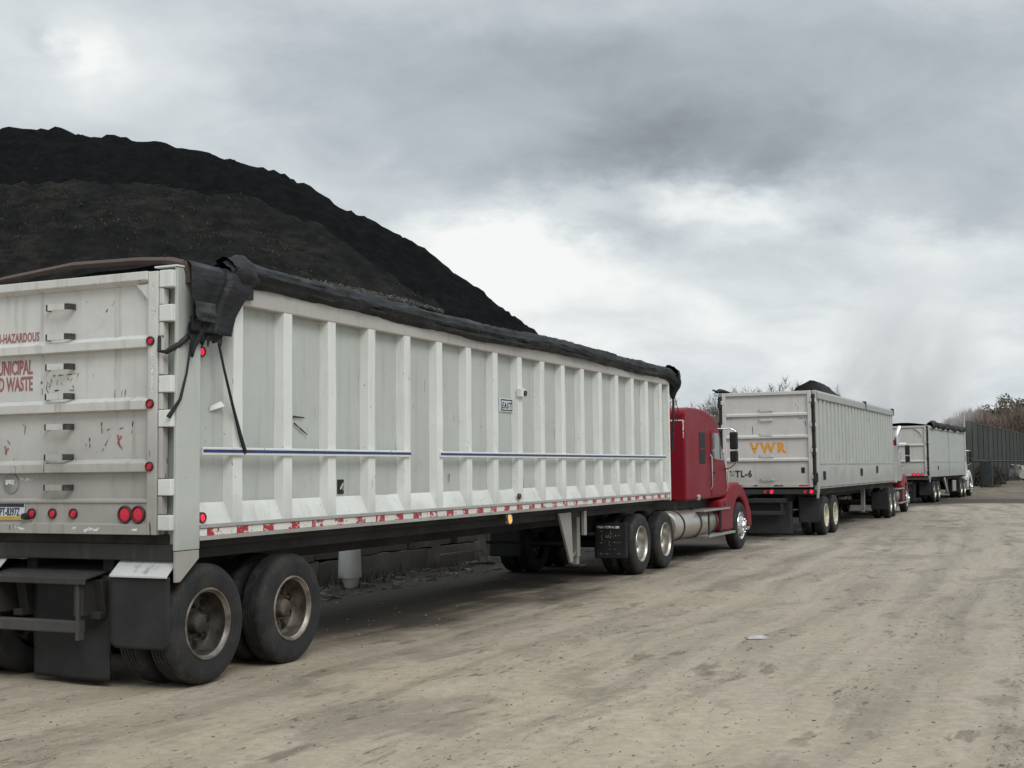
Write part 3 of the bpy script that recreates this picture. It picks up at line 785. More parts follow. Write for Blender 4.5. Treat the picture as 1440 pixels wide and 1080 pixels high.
sheet('hanging_tail', [(3.52, .14, .92, -.26), (3.57, .11, .93, -.10), (3.575, .08, .92, .0), (3.52, .06, .91, .065), (3.40, .045, .86, .085), (3.28, .04, .77, .085), (3.14, .045, .68, .08), (2.97, .05, .61, .075)], M['tarp'], .02, .022, 1., 44, 34)
sheet('hanging_tail', [(3.22, .062, .335, .108), (3.13, .062, .335, .112), (3.06, .065, .33, .110)], M['tarpband'], .026, .010, 1., 8, 12)
sheet('hanging_tail', [(3.10, .10, .55, .03), (3.0, .09, .53, .03), (2.95, .16, .52, .03), (2.91, .24, .50, .025)], M['tarp'], .02, .012, 4., 16, 24, .10)
sheet('hanging_tail', [(3.05, .07, .26, .045), (2.93, .06, .22, .05), (2.85, .07, .16, .05), (2.76, .085, .11, .05)], M['tarp'], .02, .008, 6., 12, 10, .02)
# peak where the roll starts
mb = MB()
def fpk(a, b):
    th = 2*PI*b; u = .60+.62*a
    r = (.04+.115*math.sin(PI*min(1, a*1.15+.1))**.7)
    r *= 1+.16*noise.noise(Vector((a*4, 1.7*math.cos(th), 1.7*math.sin(th))))+.08*math.sin(th*5+a*6)
    return (.0+r*math.cos(th)*.9, u, 3.53+.025*math.sin(PI*a)+r*math.sin(th))
mb.grid(20, 26, fpk); bmesh.ops.remove_doubles(mb.b, verts=mb.b.verts, dist=1e-5)
mb.build('gathered_end', M['tarp'], tp, 60)
MB().box(-.01, .045, .86, .98, 3.335, 3.46).build('roll_bracket', M['black'], tp, bevel=.004)
# loose cover over the load with a frayed edge beside the roll
mb = MB()
def fcov(a, b):
    u = .8+12.6*a; x = -.10-2.40*b
    bul = math.exp(-((u-3.6)/1.7)**2)*.115+.02
    z = 3.60+bul*math.sin(PI*min(1, b*2.2+.12))**.6+.10*math.sin(PI*b)+.02*noise.noise(Vector((u*1.2, b*5, 1)))
    return (x, u, z)
mb.grid(120, 16, fcov)
mb.build('load_cover', M['tarp'], tp, 60)
mb = MB()
rnd = random.Random(4)
for k in range(420):
    u = 2.05+2.9*rnd.random()**.8; b = rnd.random()
    x = -.085-.06*rnd.random(); z0 = 3.645+.045*math.exp(-((u-3.6)/1.5)**2)+.012*rnd.random()
    dx, du, dz = rnd.uniform(-.03, .03), rnd.uniform(-.10, .10), rnd.uniform(-.005, .04)
    mb.tube([(x, u, z0), (x+dx*.5, u+du*.5, z0+dz), (x+dx, u+du, z0+dz*.6)], .0035, 3, cap=False)
mb.grid(50, 2, lambda a, b: (-.10-.05*b, 2.1+2.8*a, 3.632+.045*math.exp(-((2.1+2.8*a-3.6)/1.5)**2)+.012*noise.noise(Vector((a*40, b, 2)))))
mb.build('frayed_netting', M['net'], tp)
# rubber straps
def strap(pts, r): MB().tube(pts, r, 8).build('rubber_strap', M['rubber'], tp, 60)
strap([(.055, .47, 2.90), (.045, .56, 2.68), (.035, .70, 2.36), (.03, .82, 2.10), (.03, .885, 1.965)], [.011, .011, .013, .017, .019])
strap([(.055, .10, 2.87), (.045, .06, 2.62), (.03, .0, 2.40), (-.03, -.075, 2.25)], [.010, .010, .013, .020])
strap([(.04, .15, 2.97), (.0, .02, 2.86), (-.06, -.07, 2.79), (-.13, -.075, 2.80), (-.14, -.06, 2.93)], [.022, .026, .022, .016, .012])
# ------------------------------------------------------------------ trailers 2 and 3
def plain_trailer(o, yaw, L, width, zt, wy, label, wallstyle, seam, ribs_z, tops, rimkind, gear_y, seed):
    t = empty('dump_trailer', (o[0], o[1], 0), -yaw, label, 'trailer', 'dump trailers parked in line')
    zb = 1.215
    for side in (1, -1):
        xo = 0 if side == 1 else -width; sgn = side
        def X(w): return xo-sgn*w
        mb = MB()
        if wallstyle == 'corrugated':
            nrib = 24; pit = (L-.5)/nrib
            us = [.30]
            prof = []
            for k in range(nrib):
                u = .32+k*pit
                prof += [(u, .075), (u+.15, .075), (u+.18, .0), (u+pit-.03, .0+.006*noise.noise(Vector((k*3., 1, 1)))), (u+pit, .075)]
            prof = [p for i, p in enumerate(prof) if i == 0 or p[0] > prof[i-1][0]+1e-4]
            nz = 10
            vs = [[mb.b.verts.new((X(w+.012*noise.noise(Vector((u*1.3, j*.6, seed)))), u, seam+.02+(tops-.0-seam-.02)*j/nz)) for j in range(nz+1)] for u, w in prof]
            for i in range(len(vs)-1):
                for j in range(nz): mb.b.faces.new((vs[i][j], vs[i+1][j], vs[i+1][j+1], vs[i][j+1]))
            wall = mb.build('side_wall', M['white2'], t, 20)
        else:
            mb.grid(60, 10, lambda a, b: (X(.02+.014*noise.noise(Vector((a*9, b*3, seed)))), .30+(L-.34)*a, seam+.02+(tops-seam-.02)*b))
            wall = mb.build('side_wall', M['white2'], t, 30)
            for u in (L*.52, L-.08):
                a_, b_ = sorted((X(.035), X(-.012)))
                MB().box(a_, b_, u-.05, u+.05, 1.33, tops).build('wall_rib', M['white2'], t, bevel=.008)
        MB().box(min(X(.07), X(.12)), max(X(.07), X(.12)), .25, L-.02, zb, zt-.05).build('wall_core', M['white2'], t)
        mb = MB(); mb.grid(50, 4, lambda a, b: (X(.016+.010*noise.noise(Vector((a*12, b*2, seed+3)))), .30+(L-.34)*a, zb+.10+(seam-zb-.10)*b))
        mb.build('lower_panel', M['white2'], t, 30)
        a_, b_ = sorted((X(.0), X(.08)))
        MB().box(a_, b_, .30, L-.03, seam-.012, seam+.02).build('seam_strip', M['alu'], t, bevel=.004)
        a_, b_ = sorted((X(-.02), X(.10)))
        tr = MB().prism([(X(-.045), tops), (X(-.045), zt-.06), (X(.02), zt), (X(.12), zt), (X(.12), tops)], 'y', .12, L).build('top_rail', M['rail2'] if wallstyle == 'corrugated' else M['white2'], t, bevel=.006)
        if wallstyle == 'corrugated':
            for u in (L*.56, L-.06):
                a_, b_ = sorted((X(-.06), X(.05)))
                MB().box(a_, b_, u-.05, u+.05, tops+.01, zt+.03).build('rail_clamp', M['black'], tr, bevel=.006)
        a_, b_ = sorted((X(-.004), X(.06)))
        rl = MB().box(a_, b_, .28, L-.03, zb, zb+.105).build('bottom_rail', M['white2'], t, bevel=.006)
        if wallstyle == 'corrugated':
            a_, b_ = sorted((X(-.0055), X(-.003)))
            MB().box(a_, b_, .30, L-.10, zb+.025, zb+.05).build('dirty_tape', M['scuff'], rl)
        a_, b_ = sorted((X(.0), X(.09)))
        MB().box(a_, b_, .02, .28, 1.13, zt-.01).build('corner_post', M['white2'], t, bevel=.012)
        MB().prism([(.02, 1.13), (.26, 1.13), (.12, .98), (.02, .98)], 'x', *sorted((X(.004), X(.04)))).build('gusset', M['white2'], t)
        MB().box(a_, b_, L-.07, L, zb-.04, zt).build('front_post', M['white2'], t, bevel=.012)
    MB().box(-width+.13, -.13, .12, L-.06, 1.15, 1.21).build('floor', M['frame'], t)
    MB().box(-width+.13, -.13, L-.055, L-.01, 1.21, zt-.02).build('nose_wall', M['white2'], t)
    tg = MB().box(-width+.11, -.11, -.004, .03, 1.27, zt-.03).build('tailgate', M['whitedoor2'], t)
    for xa, xb in ((-.20, -.105), (-width+.105, -width+.20)):
        MB().box(xa, xb, -.06, -.006, 1.262, zt-.012).build('gate_frame', M['whitedoor2'], tg, bevel=.010)
    MB().box(-width+.202, -.202, -.058, -.006, zt-.10, zt-.015).build('gate_frame', M['whitedoor2'], tg, bevel=.008)
    for z in ribs_z:
        MB().prism([(-.055, z), (-.055, z+.055), (-.006, z+.09), (-.006, z)], 'x', -width+.202, -.202).build('gate_rib', M['whitedoor2'], tg, bevel=.005)
    MB().box(-width+.202, -.202, -.05, -.006, 1.262, 1.345).build('gate_rib', M['whitedoor2'], tg, bevel=.006)
    for sx, sg in ((0, 1), (-width, -1)):
        for z in (3.45, 2.83, 2.19, 1.52):
            h = MB()
            a_, b_ = sorted((sx+sg*.01, sx-sg*.14))
            h.box(a_, b_, -.085, .0, z-.05, z+.05)
            h.build('hinge', M['whitedoor2'], t, bevel=.012)
            MB().tube([(sx-sg*.045, -.07, z-.13), (sx-sg*.045, -.07, z+.13)], .042, 10).build('hinge_pin', M['black'], t, 40)
        MB().tube([(sx-sg*.055, -.03, 1.3), (sx-sg*.055, -.03, zt-.1)], .036, 8).build('gate_bar', M['frame'], t, 40)
    # underride guard, flaps, rear beam
    MB().box(-width+.05, -.05, .02, .18, 1.10, 1.20).build('rear_beam', M['beam'], t, bevel=.01)
    MB().box(-width+.35, -.80, -.10, .30, .86, .98).build('bumper_platform', M['frame'], t, bevel=.02)
    MB().box(-width+.38, -.84, -.09, -.02, .56, .66).build('underride_guard', M['frame'], t, bevel=.012)
    for x in (-.90, -width+.45): MB().box(x-.03, x+.03, -.085, -.02, .661, .86).build('guard_upright', M['frame'], t)
    flap(t, -width+.62, -.68, .12, .07, .90, M['rubber'], .01, .02, seed)
    for xa, xb in ((-.56, -.02), (-width+.02, -width+.56)):
        flap(t, xa, xb, .30, .36, 1.02, M['rubber'], .06, .01, seed+1)
    running_gear(t, L, width, wy, rimkind, 1.15, gear_y)
    return t, tg

o2, a2_, L2, W2 = (7.649, 31.443), R(25.014), 13.11, 2.508
t2, tg2 = plain_trailer(o2, a2_, L2, W2, 3.712, (1.316, 2.566), 'white corrugated dump trailer with orange VWR letters on its tailgate', 'corrugated', 1.852, (3.075, 2.51, 1.925), 3.495, 'cream', 9.6, 2.)
text_mesh('VWR', .40, M['textorange'], 'rear', (-1.69, -.0065, 2.150), 'lettering', tg2, bold=.020, fit=(.96, .275), space=1.30)
text_mesh('TL-6', .255, M['textblack'], 'rear', (-2.10, -.0065, 1.530), 'lettering', tg2, bold=.012, fit=(.44, .185), space=1.2)
strokes([scr((-2.24, 1.70), (-2.18, 1.60)), scr((-2.23, 1.58), (-2.15, 1.56)), scr((-2.15, 1.68), (-2.14, 1.56))], .025, 'rear', (0, -.0068, 0), 'smudged_mark', M['scuff'], tg2)
for z in (3.235, 2.985, 2.60, 2.06, 1.46):
    rung(tg2, -1.27, z, M['whitedoor2'], .36, .05, out=.06, shaded_ends=False)
strokes_each([scr((-1.62, 2.85), (-1.62, 2.62)), scr((-.50, 3.38), (-.50, 3.30)), scr((-2.28, 3.02), (-2.12, 3.03)), scr((-.42, 3.0), (-.22, 3.01)), scr((-.27, 2.92), (-.26, 2.80))], .012, 'rear', (0, -.0068, 0), 'scratch', M['scuff'], tg2)
MB().box(-.40, -.31, -.012, -.0062, 1.62, 1.76).build('latch_plate', M['slot'], tg2)
MB().box(-.07, .03, -.09, -.02, 1.38, 1.62).build('latch', M['black'], t2, bevel=.02)
for xa, xb in ((-.46, -.18), (-1.10, -.84), (-1.66, -1.42), (-2.1, -1.86)):
    MB().box(xa, xb, -.054, -.0512, 1.285, 1.320).build('reflective_tape', M['redlens'] if xa > -.5 else M['scuff'], tg2)
lb = MB().box(-W2+.05, -.03, -.02, .018, 1.085, 1.205).build('light_bar', M['beam'], t2, bevel=.006)
for x, mm in ((-1.165, M['redbright']), (-1.33, M['redlens']), (-.158, M['redbright']), (-.318, M['redlens']), (-2.19, M['redlens']), (-2.35, M['redbright'])):
    lamp(lb, 'tail_light', mm, 'rear', (x, -.022, 1.148), .052 if mm is M['redbright'] else .045)
for u, z in ((.94, 1.55), (6.57, 1.60), (9.5, 1.66)):
    MB().box(-.010, .012, u-.13, u+.13, z-.115, z+.105).build('open_slot', M['slot'], t2, bevel=.02)
strokes_each([scr((4.4, 2.75), (4.42, 2.55), (4.43, 2.40)), scr((3.1, 2.05), (3.12, 1.98)), scr((8.0, 3.2), (8.2, 3.15)), scr((2.4, 1.75), (2.4, 1.5)), scr((2.8, 1.8), (2.8, 1.6)), scr((3.3, 1.62), (3.3, 1.42)), scr((5.0, 1.72), (5.0, 1.42))], .018, 'right', (.002, 0, 0), 'scratch', M['scuff'], t2)
# bundled tarp gear on the rear left corner of trailer 2
tb = empty('bundled_tarp', (o2[0], o2[1], 0), -a2_, 'small black tarp bundle on the top left corner of the VWR trailer', 'tarp')
MB().tube([(-W2-.04, -.06, 3.74), (-W2+.02, .05, 3.77), (-W2+.10, .25, 3.76), (-W2+.14, .8, 3.73)], [.035, .06, .045, .03], 10).build('roll', M['tarp'], tb, 60)
MB().tube([(-W2-.14, -.05, 3.80), (-W2-.04, -.02, 3.76), (-W2+.06, 0, 3.74)], [.022, .026, .04], 8).build('crank_handle', M['black'], tb, 60)
# heaped dark load showing above the rail is left to the far pile; load inside the body
MB().grid(30, 10, lambda a, b: (-.14-(W2-.28)*b, .2+(L2-.4)*a, 3.35+.15*math.sin(PI*b)+.06*noise.noise(Vector((a*20, b*5, 0))))).build('load', plain('dark_mulch_load', (.03, .026, .022), .95, var=.5, bump=.6), t2)

o3, a3_, L3, W3 = (19.309, 57.971), R(27.165), 12.25, 2.55
t3, tg3 = plain_trailer(o3, a3_, L3, W3, 3.62, (1.757, 3.0), 'farthest white dump trailer, smooth sided, with black tarp heaped along its top', 'smooth', 1.93, (2.68, 1.93), 3.47, 'bright', 8.6, 5.)
MB().prism([(-.30, 3.48), (-.30, 3.1), (-.36, 3.25), (-.50, 3.40), (-.65, 3.48)], 'y', -.05, -.006).build('corner_gusset', M['whitedoor2'], tg3)
for x in (-.717, -.526, -.335):
    lamp(tg3, 'tail_light', M['redbright'], 'rear', (x, -.056, 1.335), .062)
MB().box(-W3+.1, -.08, -.03, .0, 1.10, 1.20).build('light_bar', M['rust'], t3)
for x in (-.35, -.8, -1.25): MB().box(x-.1, x+.1, -.066, -.062, 1.345-.07-.0, 1.29).build('reflective_tape', M['redlens'], tg3)
MB().box(-.06, .02, 7.3, 8.3, .42, .98).build('tool_box', M['white2'], t3, bevel=.02)
MB().prism([(4.6, 1.15), (5.2, 1.15), (5.9, .5), (5.7, .42)], 'x', -.12, -.06).build('leg_brace', M['alu'], t3)
MB().box(-.02, .004, 2.6, 2.75, 1.55, 1.72).build('open_slot', M['slot'], t3)
tp3 = empty('heaped_tarp', (o3[0], o3[1], 0), -a3_, 'lumpy black tarp heaped along the top of the farthest white trailer', 'tarp')
mb = MB()
def fh(a, b):
    u = .55+(L3-.55)*a; th = 2*PI*b
    r = .15+.07*noise.noise(Vector((u*1.1, 0, 4)))+.05*noise.noise(Vector((u*2.6, 2*math.cos(th), 2*math.sin(th))))
    return (-.02+r*math.cos(th), u, 3.66+.05*noise.noise(Vector((u*.8, 3, 3)))+r*math.sin(th)*1.05)
mb.grid(160, 16, fh); bmesh.ops.remove_doubles(mb.b, verts=mb.b.verts, dist=1e-5)
mb.build('roll', M['tarp'], tp3, 60)
MB().grid(40, 8, lambda a, b: (-.1-(W3-.2)*b, .6+(L3-.8)*a, 3.66+.12*math.sin(PI*b)+.05*noise.noise(Vector((a*12, b*4, 8))))).build('load_cover', M['tarp'], tp3, 60)

# ------------------------------------------------------------------ tractors
def truck(o, yaw, u0, label, paint, sleeper, drives, sidemat=None, flaptext=False, stack=False, rim='bright', steer='steer', roof=2.97):
    """y=0 at the steer axle; right side x=0 is flush with the trailer's side"""
    e = (math.sin(yaw), math.cos(yaw))
    t = empty('truck_tractor', (o[0]+e[0]*u0, o[1]+e[1]*u0, 0), -yaw, label, 'truck', 'truck tractors coupled to the dump trailers')
    XC = -1.295; HW = 1.135
    rear = -3.90 if sleeper else -2.25
    xr, xl = XC+HW, XC-HW
    if sleeper:
        prof = [(rear, 1.15), (rear, roof-.13), (rear+.06, roof-.06), (rear+.3, roof-.01), (rear+.9, roof), (-2.5, roof-.02), (-2.0, roof-.09), (-1.62, roof-.22), (-1.40, roof-.38), (-1.36, roof-.44), (-.84, 1.70), (-.80, 1.15)]
    else:
        prof = [(rear, 1.15), (rear, roof-.2), (rear+.1, roof-.07), (-1.9, roof), (-1.6, roof-.03), (-1.40, roof-.12), (-.84, 1.70), (-.80, 1.15)]
    cabm = MB().prism(prof, 'x', xl, xr)
    cab = cabm.build('cab', paint, t, 40, bevel=.10, seg=4)
    # windshield follows the raked pillar line
    (ya, za), (yb, zb_) = prof[-3 if sleeper else -3], prof[-2]
    d = Vector((0, yb-ya, zb_-za)).normalized(); nrm = Vector((0, -d.z, d.y)); nrm = nrm if nrm.y > 0 else -nrm
    mb = MB()
    pa = Vector((0, ya, za))+d*.08+nrm*.004; pb = Vector((0, yb, zb_))-d*.06+nrm*.004
    mb.b.faces.new([mb.b.verts.new((x, p.y, p.z)) for x, p in ((xl+.14, pb), (xr-.14, pb), (xr-.2, pa), (xl+.2, pa))])
    mb.build('windshield', M['glass'], t)
    MB().box(XC-HW+.12, XC+HW-.12, ya-.05, ya+.16, za-.01, za+.05).build('sun_visor', paint, t, bevel=.02)
    for s in (1, -1):
        def X(w): return (xr-w) if s == 1 else (xl+w)
        dp = [(-2.06, 1.20), (-2.06, roof-.42 if sleeper else roof-.18), (-1.50, roof-.45 if sleeper else roof-.2), (-1.42, roof-.52 if sleeper else roof-.28), (-.92, 1.74), (-.90, 1.20)]
        dr = MB().prism(dp, 'x', *sorted((X(-.012), X(.02)))).build('door', sidemat or paint, t, bevel=.008)
        if sidemat: MB().box(*sorted((X(-.012), X(.02))), rear+.30, -2.10, 1.22, roof-.22).build('side_panel', sidemat, t, bevel=.03)
        MB().box(*sorted((X(-.004), X(.01))), -2.105, -2.085, 1.2, roof-.5).build('door_gap', M['black'], t)
        MB().tube([(X(-.01), -.98, 1.28), (X(-.045), -.97, 1.34), (X(-.045), -.93, 1.66), (X(-.01), -.92, 1.72)], .013, 8).build('grab_handle', M['chrome'], t, 40)
        MB().tube([(X(-.01), -2.16, 1.35), (X(-.045), -2.16, 1.40), (X(-.045), -2.16, 2.0), (X(-.01), -2.16, 2.05)], .013, 8).build('grab_handle', M['chrome'], t, 40)
        wz = min(2.50, roof-.34)
        win = MB().prism([(-1.98, 1.97), (-1.98, wz), (-1.52, wz), (-1.13, 1.93)], 'x', *sorted((X(-.0165), X(-.0125)))).build('window', M['glassclear'], dr)
        MB().box(*sorted((X(-.022), X(-.017))), -1.42, -1.37, 1.96, wz-.12).build('quarter_post', M['black'], dr)
        MB().box(*sorted((X(-.035), X(-.012))), -1.95, -1.78, 1.66, 1.70).build('handle', M['black'], dr, bevel=.006)
        if sleeper:
            MB().box(*sorted((X(-.008), X(.01))), -2.92, -2.50, 1.86, 2.50).build('side_window', M['glass'], t, bevel=.03)
            MB().box(*sorted((X(-.011), X(-.0085))), -2.90, -2.52, 2.15, 2.175).build('window_bar', M['red'], t)
        fp = [(-1.58, .46), (-1.58, 1.10), (-1.05, 1.14), (-.80, 1.36), (-.45, 1.445), (-.05, 1.455), (.35, 1.34), (.72, 1.10), (1.02, .80), (1.08, .45), (.64, .45)]
        fp += [(.62*math.cos(R(a)), .51+.62*math.sin(R(a))) for a in range(0, 181, 12)]+[(-.64, .44)]
        MB().prism(fp, 'x', *sorted((X(-.06), X(.42)))).build('fender', paint, t, 40, bevel=.05, seg=3)
        lamp(t, 'marker_light', M['amberdull'], 'right', (X(-.062) if s == 1 else X(-.05), -1.30, 1.02), .028) if s == 1 else None
        MB().box(*sorted((X(.0), X(.34))), .72, .98, .80, 1.02).build('headlight', M['chrome'], t, bevel=.05)
        # mirrors on a bent tube arm
        mx_ = X(-.27)
        arm = MB().tube([(X(.05), -1.30, 2.60 if sleeper else roof-.2), (X(-.20), -1.22, 2.60 if sleeper else roof-.2), (X(-.30), -1.20, 2.55 if sleeper else roof-.25), (X(-.32), -1.20, 2.2), (X(-.30), -1.20, 1.86), (X(-.18), -1.18, 1.78), (X(.04), -1.1, 1.72)], .016, 8).build('mirror_arm', M['chrome'], t, 50)
        MB().box(mx_-.085, mx_+.085, -1.27, -1.18, 2.16, 2.53).build('mirror', M['black'], arm, bevel=.03)
        MB().box(mx_-.085, mx_+.085, -1.27, -1.18, 1.90, 2.13).build('mirror', M['black'], arm, bevel=.03)
        # fuel tank with straps and steps
        tx = X(.27)
        ta, tb_ = (-4.55, -1.62) if sleeper else (-3.3, -1.62)
        tk = MB().lathe([(.001, ta-.035), (.15, ta-.03), (.26, ta-.005), (.285, ta+.03), (.29, ta+.08), (.29, tb_-.08), (.285, tb_-.03), (.25, tb_+.005), (.001, tb_+.02)], 'y', (tx, 0, .68), 40).build('fuel_tank', M['tank'], t, 40)
        for y in ((-4.1, -2.95, -1.80) if sleeper else (-2.9, -1.9)):
            MB().lathe([(.292, y-.035), (.302, y-.035), (.302, y+.035), (.292, y+.035)], 'y', (tx, 0, .68), 40, closed=True).build('tank_strap', M['frame'], tk, 40)
        MB().box(*sorted((X(-.10), X(.26))), -3.0 if sleeper else -2.6, -.98, .905, .945).build('step', M['alu'], t, bevel=.008)
        MB().box(*sorted((X(-.12), X(.20))), -2.72 if sleeper else -2.4, -.66, .385, .435).build('step', M['alu'], t, bevel=.010)
        for y in (-2.66 if sleeper else -2.3, -1.75): MB().box(*sorted((X(-.10), X(-.07))), y, y+.05, .436, .905).build('step_hanger', M['frame'], t)
        MB().lathe([(.001, .03), (.04, .028), (.062, .01), (.066, -.02)], 'x', (X(-.01) if s == 1 else X(.0), -3.05, 1.20), 18).build('filler_cap', M['chrome'], t, 40) if s == 1 and sleeper else None
    HO = [(-.90, XC, .98, .95, 1.71, .16), (-.5, XC, .94, .9, 1.66, .18), (0, XC, .86, .85, 1.58, .2), (.5, XC, .78, .8, 1.46, .2), (.92, XC, .70, .75, 1.30, .2), (1.06, XC, .60, .8, 1.12, .16)]
    MB().loft(HO).build('hood', paint, t, 50)
    MB().box(XC-.5, XC+.5, 1.05, 1.09, .72, 1.10).build('grille', M['chrome'], t, bevel=.02)
    MB().box(XC-1.12, XC+1.12, 1.02, 1.22, .36, .70).build('bumper', M['chrome'], t, bevel=.05)
    for s in (1, -1):
        MB().box(XC+s*.43-.05, XC+s*.43+.05, drives[0]-.75, 1.0, .72, .98).build('frame_rail', M['frame'], t, bevel=.008)
    MB().box(XC-.9, XC+.9, rear-.0, -.85, .98, 1.146).build('cab_floor', M['frame'], t)
    MB().box(XC-.45, XC+.45, -1.0, .9, .5, .9).build('engine_pan', M['frame'], t, bevel=.04)
    MB().box(XC-.5, XC+.5, (drives[0]+drives[1])/2-.5, (drives[0]+drives[1])/2+.5, .985, 1.12).build('fifth_wheel', M['frame'], t, bevel=.03)
    for y in drives:
        axle_wheels(t, y, 2.59, rim)
        MB().tube([(-.34, y, RT), (-2.25, y, RT)], .075, 12).build('axle', M['frame'], t, 40)
    wheel(t, -.07, 0, RT, steer); wheel(t, -2.52, 0, RT, steer, True)
    MB().tube([(-.3, 0, RT), (-2.29, 0, RT)], .06, 12).build('axle', M['frame'], t, 40)
    yf = drives[0]-.78
    for xa, xb in ((-.62, -.05), (-2.54, -1.97)):
        f = flap(t, xa, xb, yf, .31, .90, M['rubber'], .02, .006, 3.)
        if flaptext and xa > -1:
            MB().box(xa+.05, xb-.13, yf-.014, yf-.0125, .805, .845).build('flap_band', M['palemark'], f)
            strokes([scr((-.50, .78), (-.48, .60)), scr((-.54, .74), (-.49, .79), (-.44, .73), (-.49, .69)), scr((-.42, .70), (-.40, .64), (-.37, .70), (-.35, .64)), scr((-.33, .77), (-.33, .64)), scr((-.33, .68), (-.29, .71), (-.28, .64)), scr((-.25, .70), (-.22, .65), (-.19, .70), (-.17, .63)),
                     scr((-.55, .60), (-.50, .56), (-.42, .58)), scr((-.36, .60), (-.35, .50)), scr((-.28, .58), (-.20, .57), (-.13, .58)), scr((-.42, .49), (-.38, .46), (-.24, .47)), scr((-.55, .39), (-.30, .385)), scr((-.25, .40), (-.16, .39))],
                    .010, 'rear', (0, yf-.016, 0), 'flap_script', M['flaptext'], f)
    if stack:
        MB().tube([(XC+1.20, -2.95, 2.5), (XC+1.20, -2.95, 2.72), (XC+1.20, -2.93, 2.86), (XC+1.30, -2.75, 3.18)], [.075, .075, .075, .075], 14).build('exhaust_stack', M['chrome'], t, 40)
    if sleeper:
        strokes([scr((-.62, 2.70), (-.18, 2.70)), scr((-.185, 2.70), (-.185, 2.36))], .018, 'rear', (0, rear-.006, 0), 'trim_line', M['palemark'], t)
    return t
tr1 = truck((X1, Y1), A1, 18.93, 'dark red sleeper truck coupled to the nearest trailer, chrome wheel and fuel tank showing', M['red'], True, (-6.88, -5.53), None, True, rim='bright')
a2t = a2_-R(2.2)
o2t = (o2[0]+13*(math.sin(a2_)-math.sin(a2t)), o2[1]+13*(math.cos(a2_)-math.cos(a2t)))
tr2 = truck(o2t, a2t, 18.2, 'red truck almost hidden ahead of the VWR trailer, only fender and exhaust stack showing', M['red'], True, (-5.8, -4.5), M['rail2'], stack=True, rim='bright', roof=2.72)
tr3 = truck(o3, a3_, 14.9, 'white truck ahead of the farthest trailer, its mirror and fender peeking out', M['truckwhite'], False, (-4.05, -2.7), rim='bright', roof=2.75)
# ------------------------------------------------------------------ ground
def ss(a, b, x):
    t = max(0., min(1., (x-a)/(b-a))); return t*t*(3-2*t)
def in_truck(x, y):  # inside the strip where wheels stand
    for (ox, oy, a) in ((X1, Y1, A1), (*o2, a2_), (*o3, a3_)):
        dx, dy = x-ox, y-oy
        u = dx*math.sin(a)+dy*math.cos(a); w = -dx*math.cos(a)+dy*math.sin(a)
        if -2 < u < 22 and -1.2 < w < 3.8: return True
    return False
def gz(x, y):
    h = .05*noise.noise(Vector((x*.11, y*.11, 0)))+.018*noise.noise(Vector((x*.5, y*.5, 4)))
    a = R(24.5)
    c = x*math.cos(a)-y*math.sin(a); l = x*math.sin(a)+y*math.cos(a)
    c += .0016*(l-12)**2
    near = ss(75, 30, math.hypot(x, y))
    h += near*.016*noise.noise(Vector((c*1.5, l*.11, 9)))+near*.008*noise.noise(Vector((c*4.5, l*.5, 2)))
    h *= .30 if in_truck(x, y) else 1.
    # berm along the foot of the metal fence
    fx, fy = x-30.8, y-85
    d = fx*.887-fy*.461   # across the fence line, + on the road side... fence runs (18.2, 35)
    al = fx*.461+fy*.887
    b = ss(14, 3, abs(d+1.5))*ss(-14, -2, al)
    h += b*(.26+.28*noise.noise(Vector((x*.25, y*.25, 6)))+.22*noise.noise(Vector((x*.9, y*.9, 1))))
    # low heaps of dark stuff on the shoulder past the last truck
    h += .22*ss(5, 1, abs(d-13+3*noise.noise(Vector((al*.1, 0, 0)))))*ss(-26, -14, al)*max(0, .5+noise.noise(Vector((x*.35, y*.35, 11))))
    return h-.004
def axis(lo, hi, a, b, fine, grow):
    v = [a]
    while v[-1] < b: v.append(v[-1]+fine)
    s = fine
    while v[-1] < hi: s *= grow; v.append(v[-1]+s)
    s = fine; pre = []
    x = a
    while x > lo: s *= grow; x -= s; pre.append(x)
    return pre[::-1]+v
gx = axis(-2500, 2500, -6, 12, .085, 1.045); gy = axis(-900, 4500, 6.5, 26, .095, 1.035)
verts = [(x, y, gz(x, y)) for y in gy for x in gx]
nx = len(gx)
faces = [(j*nx+i, j*nx+i+1, (j+1)*nx+i+1, (j+1)*nx+i) for j in range(len(gy)-1) for i in range(nx-1)]
me = bpy.data.meshes.new('ground'); me.from_pydata(verts, [], faces)
for p in me.polygons: p.use_smooth = True
m, N, out = material('packed_dirt')
o = N.obj()
sp = N.t.nodes.new('ShaderNodeSeparateXYZ'); N.set(sp.inputs[0], o)
gxn, gyn = sp.outputs[0], sp.outputs[1]
ca, sa = math.cos(R(24.5)), math.sin(R(24.5))
cc = N.m('SUBTRACT', N.m('MULTIPLY', gxn, ca), N.m('MULTIPLY', gyn, sa))
ll = N.m('ADD', N.m('MULTIPLY', gxn, sa), N.m('MULTIPLY', gyn, ca))
l12 = N.m('SUBTRACT', ll, 12.)
cc = N.m('ADD', cc, N.m('MULTIPLY', N.m('MULTIPLY', l12, l12), .0016))
wob = N.m('MULTIPLY', N.m('SUBTRACT', N.noise(o, .22, 3), .5), 1.1)
cc = N.m('ADD', cc, wob)
tr = N.n('ShaderNodeCombineXYZ', i={0: cc, 1: N.m('MULTIPLY', ll, .035), 2: 0.})
tr2_ = N.n('ShaderNodeCombineXYZ', i={0: cc, 1: N.m('MULTIPLY', ll, .30), 2: 3.})
big = N.noise(o, .16, 5, .6)
mid = N.noise(o, .75, 6, .62)
track = N.noise(tr, 1.9, 5, .6)
track2 = N.noise(tr2_, 3.6, 5, .62)
fine = N.noise(o, 9., 6, .68)
grit = N.noise(o, 42., 4, .7)
